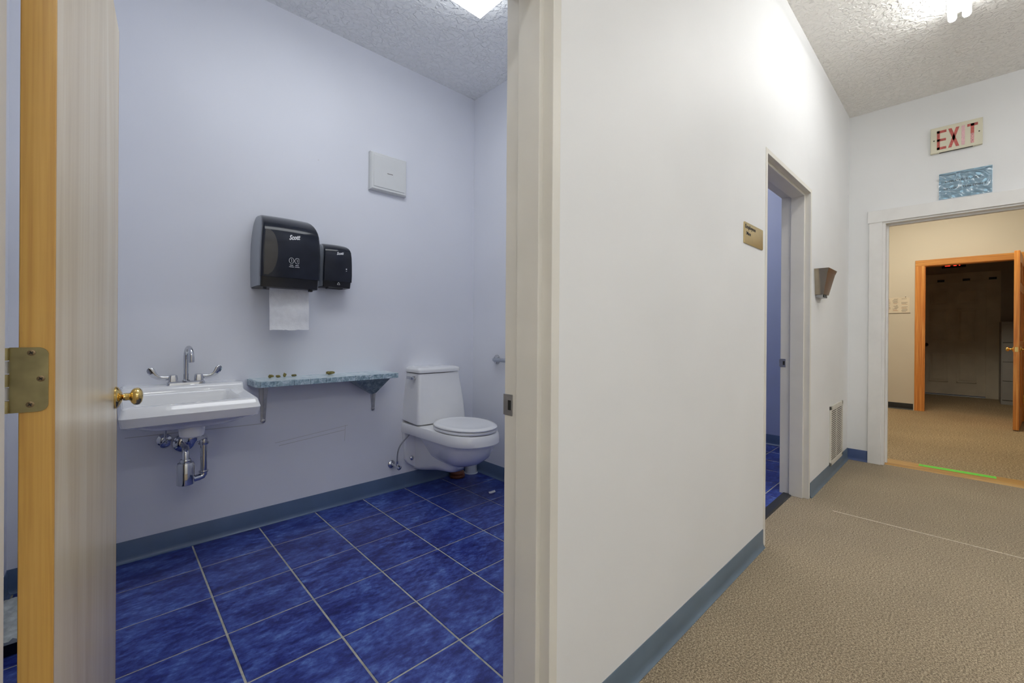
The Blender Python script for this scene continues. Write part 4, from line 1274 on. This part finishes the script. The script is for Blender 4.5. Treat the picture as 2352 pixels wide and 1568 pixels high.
# wall exit sign
ex = thing('exit_sign', (XE0, 0.06, 2.53), 'cream plastic exit sign with faded red letters above the doorway', 'sign')
obj('sign_box', B().box(XE0-0.024, XE0, -0.080, 0.200, 2.530, 2.730, 0.003), M_CREAM, ex)
obj('slot', B().box(XE0-0.021, XE0-0.006, -0.030, 0.150, 2.5288, 2.532), M_DARKHOLE, ex)
ZL0, ZL1 = 2.553, 2.700
def bar_letters(strokes, y_left):
    """strokes: polygons in (across, up) with across running to the reader's right (-y)."""
    bb = B()
    for poly in strokes:
        bb.prism(poly, lambda p, q, t: (XE0-0.0245-t, y_left-p, ZL0+q), -0.002, 0.0012)
    return bb
Hh = ZL1-ZL0
obj('letter', bar_letters([[(0, 0), (0.016, 0), (0.016, Hh), (0, Hh)], [(0, 0), (0.052, 0), (0.052, 0.019), (0, 0.019)], [(0, Hh-0.019), (0.052, Hh-0.019), (0.052, Hh), (0, Hh)], [(0, Hh/2-0.009), (0.050, Hh/2-0.009), (0.050, Hh/2+0.009), (0, Hh/2+0.009)]], 0.163), M_EXITRED, ex)
obj('letter', bar_letters([[(0, 0), (0.018, 0), (0.060, Hh), (0.042, Hh)], [(0.042, 0), (0.060, 0), (0.018, Hh), (0, Hh)]], 0.101), M_EXITRED, ex)
obj('letter', bar_letters([[(0, 0), (0.018, 0), (0.018, Hh), (0, Hh)]], 0.030), M_PINK, ex)
obj('letter', bar_letters([[(0.018, Hh*0.5), (0.036, Hh*0.5), (0.036, Hh), (0.018, Hh)], [(0, Hh-0.019), (0.055, Hh-0.019), (0.055, Hh), (0, Hh)]], 0.000), M_EXITRED, ex)
obj('letter_foot', bar_letters([[(0.018, 0), (0.036, 0), (0.036, Hh*0.5), (0.018, Hh*0.5)]], 0.000), plain('half_peeled_print', (0.60, 0.30, 0.30), 0.45, var=0.45, vscale=160), ex)
for yy in (0.180, -0.062):
    obj('screw', B().lathe([(0.0001, 0), (0.0045, 0), (0.004, 0.001), (0.0001, 0.0012)], (XE0-0.024, yy, 2.630), (-1, 0, 0), 12, cap=False), M_DARKHOLE, ex)
# blue notice in a plastic sleeve
nb = thing('blue_notice', (XE0, 0.01, 2.163), 'light blue paper notice in a shiny sleeve above the doorway casing', 'notice')
obj('sheet', B().box(XE0-0.0040, XE0-0.0006, -0.130, 0.150, 2.164, 2.364, 0.0), M_BLUEPAPER, nb)
tb = B()
text_into(tb, 'EMPLOYEES ONLY', (XE0-0.0044, 0.116, 2.288), (0, -1, 0), (0, 0, 1), width=0.190, height=0.014)
obj('lettering', tb, M_INK, nb, recalc=False)
tb = B()
text_into(tb, 'BEYOND THIS POINT', (XE0-0.0044, 0.122, 2.232), (0, -1, 0), (0, 0, 1), width=0.222, height=0.014)
obj('lettering', tb, M_INK, nb, recalc=False)
# wrinkled clear film
nx_, nz_ = 110, 80
vs, fs = [], []
def film(u, w):
    h = 0.0010*math.sin(31*u+9*w+2*math.sin(8*w))+0.0012*math.sin(17*w-11*u)
    g = 0.55*math.sin(5.1*u+1.3*w+0.4)+0.5*math.sin(2.2*u-6.3*w+1.0)+0.35*math.sin(9*u+7*w)
    for lev, amp in ((-0.55, 0.0030), (-0.1, 0.0034), (0.35, 0.0034), (0.8, 0.0026)):
        h += amp*math.exp(-((g-lev)/0.15)**2)*(0.35+0.65*w)
    h += 0.004*math.exp(-((w-0.95-0.02*math.sin(21*u))/0.03)**2)
    return h
for k in range(nz_+1):
    for i in range(nx_+1):
        u, w = i/nx_, k/nz_
        vs.append((XE0-0.0052-film(u, w), 0.152-0.284*u, 2.162+0.205*w))
for k in range(nz_):
    for i in range(nx_):
        a = k*(nx_+1)+i
        fs.append((a, a+1, a+nx_+2, a+nx_+1))
n0 = len(vs)
slv = obj('sleeve', B().add(vs, fs), M_SLEEVE, nb, recalc=False)
slv.data.polygons.foreach_set('use_smooth', [True]*len(slv.data.polygons))

# corridor strip lights
def strip_light(label, x0, x1, y, ztop):
    root = thing('strip_light', ((x0+x1)/2, y, ztop-0.12), label, 'ceiling light', 'bare-tube corridor ceiling lights')
    hb = B().prism([(-0.052, 0), (0.052, 0), (0.052, -0.014), (0.018, -0.046), (-0.018, -0.046), (-0.052, -0.014)], lambda p, q, t: (t, y+p, ztop+q), x0+0.012, x1-0.012)
    obj('channel', hb, M_WHITEPL, root)
    for s in (-1, 1):
        yy = y+s*0.029
        obj('tube', B().lathe([(0.0001, 0), (0.012, 0), (0.0185, 0.010), (0.0185, x1-x0-0.030), (0.012, x1-x0-0.020), (0.0001, x1-x0-0.020)], (x0+0.010, yy, ztop-0.074), (1, 0, 0), 12, cap=False), M_LH, root, smooth=True)
        for xx in (x0, x1-0.012):
            obj('socket', B().box(xx, xx+0.012, yy-0.012, yy+0.012, ztop-0.086, ztop-0.030, 0.002), M_WHITEPL, root)
    return root
strip_light('bare twin-tube strip light on the corridor ceiling near the far doorway', 2.35, 3.58, 0.034, HC)
strip_light('bare twin-tube strip light on the corridor ceiling behind the viewer', -1.35, -0.12, 0.034, HC)
strip_light('unseen twin-tube fill light added over the right side of the corridor, first of four', -2.20, -0.97, -1.45, HC)  # this right-hand row is added out of view to light the left wall evenly
strip_light('unseen twin-tube fill light added over the right side of the corridor, second of four', -0.75, 0.48, -1.45, HC)
strip_light('unseen twin-tube fill light added over the right side of the corridor, third of four', 1.10, 2.33, -1.45, HC)
strip_light('unseen twin-tube fill light added over the right side of the corridor, last of four', 2.90, 4.13, -1.45, HC)

# bathroom wrap light
def lens_light(label, x0, x1, y0, y1, ztop, mat):
    root = thing('lens_light', ((x0+x1)/2, (y0+y1)/2, ztop-0.06), label, 'ceiling light')
    obj('pan', B().box(x0+0.006, x1-0.006, y0+0.006, y1-0.006, ztop-0.022, ztop, 0.002), M_WHITEPL, root)
    obj('lens', B().loft([rrect(x0, x1, y0, y1, 0.004, ztop-0.020), rrect(x0, x1, y0, y1, 0.004, ztop-0.062), rrect(x0+0.014, x1-0.014, y0+0.014, y1-0.014, 0.004, ztop-0.084)]), mat, root)
    return root
lens_light('long white lens light on the bathroom ceiling', 0.318, 1.538, 1.300, 1.909, HB, M_LB)
lens_light('unseen fill light added on the ceiling of the farther washroom', 3.00, 4.20, 1.70, 2.00, HB, M_LW)  # added lamp, never in view, brightens the washroom wall
lens_light('warm lens light on the lobby ceiling', 6.75, 7.35, -0.35, 0.85, HC, M_LL)

# ------------------------------------------------------------------ lobby things
wn = thing('wall_notice', (X3, 0.70, 1.424), 'pinned printed paper notice on the lobby wall beside the orange casing', 'notice')
obj('sheet', B().box(X3-0.0025, X3-0.0004, 0.566, 0.880, 1.424, 1.650), M_NOTICE, wn)
rnd = random.Random(5)
for k in range(15):
    z = 1.440+k*0.0135
    for (ya, yb) in ((0.585, 0.665), (0.685, 0.700+rnd.uniform(0.03, 0.06)), (0.775, 0.86)):
        if rnd.random() < 0.75:
            mt_ = M_REDINK if rnd.random() < 0.3 else M_GREYINK
            obj('printed_line', B().box(X3-0.0030, X3-0.0022, ya+rnd.uniform(0, 0.02), yb-rnd.uniform(0, 0.02), z, z+0.0045), mt_, wn)
obj('frame_edge', B().box(X3-0.006, X3-0.0004, 0.556, 0.880, 1.417, 1.424, 0.001), M_GREYINK, wn)
obj('pin', B().lathe([(0.0001, 0), (0.006, 0), (0.005, 0.006), (0.0001, 0.007)], (X3-0.002, 0.610, 1.657), (-1, 0, 0), 10, cap=False), M_GREYINK, wn)
# open orange panelled door
oB = Vector((8.525, -0.512, 0)); oC = Vector((7.590, -0.425, 0))
oD = (oC-oB).normalized(); oW = (oC-oB).length
oN = Vector((-oD.y, oD.x, 0))
if oN.y > 0:
    oN = -oN          # out of the face that the camera sees (towards -y)
def opt(s, t, z):
    p = oB+oD*s+oN*t
    return (p.x, p.y, z)
def obox(bb, s0, s1, t0, t1, z0, z1, bev=0.0):
    c = B().box(s0, s1, t0, t1, z0, z1, bev)
    return bb.add([opt(*v) for v in c.v], c.f)
od = thing('panel_door', opt(oW/2, -0.022, 0.012), 'orange-stained panelled wooden door standing open in the lobby', 'door')
oT = 0.045
for s0, s1 in ((0.0, 0.115), (oW-0.115, oW), (oW/2-0.05, oW/2+0.05)):
    obj('stile', obox(B(), s0, s1, -oT, 0.0, 0.012, 2.078, 0.0015), M_FIR, od)
rails = [(0.012, 0.24), (0.92, 1.03), (1.62, 1.72), (1.965, 2.078)]
for z0, z1 in rails:
    for s0, s1 in ((0.114, oW/2-0.049), (oW/2+0.049, oW-0.114)):
        obj('rail', obox(B(), s0, s1, -oT, -0.0004, z0, z1, 0.0015), M_FIR, od)
for (z0, z1) in ((0.24, 0.92), (1.03, 1.62), (1.72, 1.965)):
    for s0, s1 in ((0.115, oW/2-0.05), (oW/2+0.05, oW-0.115)):
        pb = obox(B(), s0-0.005, s1+0.005, -oT+0.014, -0.014, z0-0.005, z1+0.005)
        obox(pb, s0+0.045, s1-0.045, -oT+0.007, -0.007, z0+0.045, z1-0.045, 0.006)
        obj('panel', pb, M_FIR, od)
kz2, ks2 = 0.940, oW-0.065
knob(od, opt(ks2, 0.0, kz2), oN, M_BRASS)
knob(od, opt(ks2, -oT, kz2), -oN, M_BRASS)
obj('latch_plate', obox(B(), oW-0.001, oW+0.0015, -0.035, -0.010, kz2-0.028, kz2+0.028, 0.0004), M_BRASS, od)
for (z0, z1) in ((1.79, 1.885), (1.012, 1.104), (0.24, 0.335)):
    h_ = obj('hinge', obox(B(), -0.004, 0.040, 0.0, 0.002, z0, z1, 0.0006), M_BRASS, od)
    obj('hinge_pin', B().cyl(opt(-0.004, 0.006, z0), opt(-0.004, 0.006, z1), 0.0065, n=12), M_BRASS, h_, smooth=True)

# ------------------------------------------------------------------ dark hall things
dd = thing('panel_door', (X4, (DY0+DY1)/2, 0.03), 'grubby white six-panel door closed at the end of the dark hall', 'door')
obj('slab', B().box(X4+0.004, X4+0.044, DY0+0.004, DY1-0.004, 0.028, DZ-0.004, 0.001), M_GREYDOOR, dd)
dc = (DY0+DY1)/2
for (z0, z1) in ((1.66, 1.93), (0.98, 1.57), (0.25, 0.79)):
    for s in (-1, 1):
        ya, yb = sorted((dc+s*0.055, dc+s*0.300))
        pb = B()
        for (q0, q1, q2, q3) in ((ya, yb, z0, z0+0.014), (ya, yb, z1-0.014, z1), (ya, ya+0.014, z0, z1), (yb-0.014, yb, z0, z1)):
            pb.box(X4-0.009, X4+0.005, q0, q1, q2, q3, 0.002)
        pb.hull([(X4+0.0045, ya+0.020, z0+0.020), (X4+0.0045, yb-0.020, z0+0.020), (X4+0.0045, ya+0.020, z1-0.020), (X4+0.0045, yb-0.020, z1-0.020),
                 (X4-0.003, ya+0.050, z0+0.050), (X4-0.003, yb-0.050, z0+0.050), (X4-0.003, ya+0.050, z1-0.050), (X4-0.003, yb-0.050, z1-0.050)])
        obj('panel', pb, M_GREYDOOR, dd)
knob(dd, (X4+0.004, 0.505, 0.920), (-1, 0, 0), M_BLACKPL, 1.0)
tag(obj('door_sill', B().box(X4-0.03, X4+0.05, DY0, DY1, 0.0, 0.012, 0.002), M_STEEL), 'metal sill under the closed white door in the dark hall', 'threshold')
for k, (yy, lab) in enumerate(((0.315, 'black rectangular bracket on the dark door head, nearest the door knob'), (-0.005, 'black rectangular bracket at the middle of the dark door head'), (-0.318, 'black rectangular bracket at the far right corner of the dark door head'))):
    tag(obj('bracket_plate', B().box(X4-0.036, X4-0.0185, yy-0.046, yy+0.046, 2.066, 2.106, 0.003), M_BLACKPL), lab, 'bracket', 'black brackets on the dark door head')
xs_ = thing('lit_exit_sign', (X4, 0.15, 2.33), 'glowing red exit sign half hidden behind the orange door head', 'sign')
obj('sign_box', B().box(X4-0.05, X4, 0.000, 0.305, 2.315, 2.515, 0.004), M_BLACKPL, xs_)
obj('lettering', text_into(B(), 'EXIT', (X4-0.0505, 0.262, 2.345), (0, -1, 0), (0, 0, 1), width=0.215, height=0.145, bold=0.03, depth=0.002), M_REDLIT, xs_, recalc=False)
fcab = thing('filing_cabinet', (10.62, -0.63, 0), 'grey steel four-drawer filing cabinet in the dark hall', 'cabinet')
obj('carcass', B().box(10.362, 10.98, -0.860, -0.392, 0.001, 1.320, 0.003), M_CABINET, fcab)
for k in range(4):
    z0 = 0.075+k*0.305
    dr = obj('drawer', B().box(10.346, 10.364, -0.846, -0.406, z0, z0+0.296, 0.003), M_CABINET, fcab)
    obj('handle', B().box(10.328, 10.347, -0.690, -0.560, z0+0.185, z0+0.200, 0.003), M_STEEL, dr)
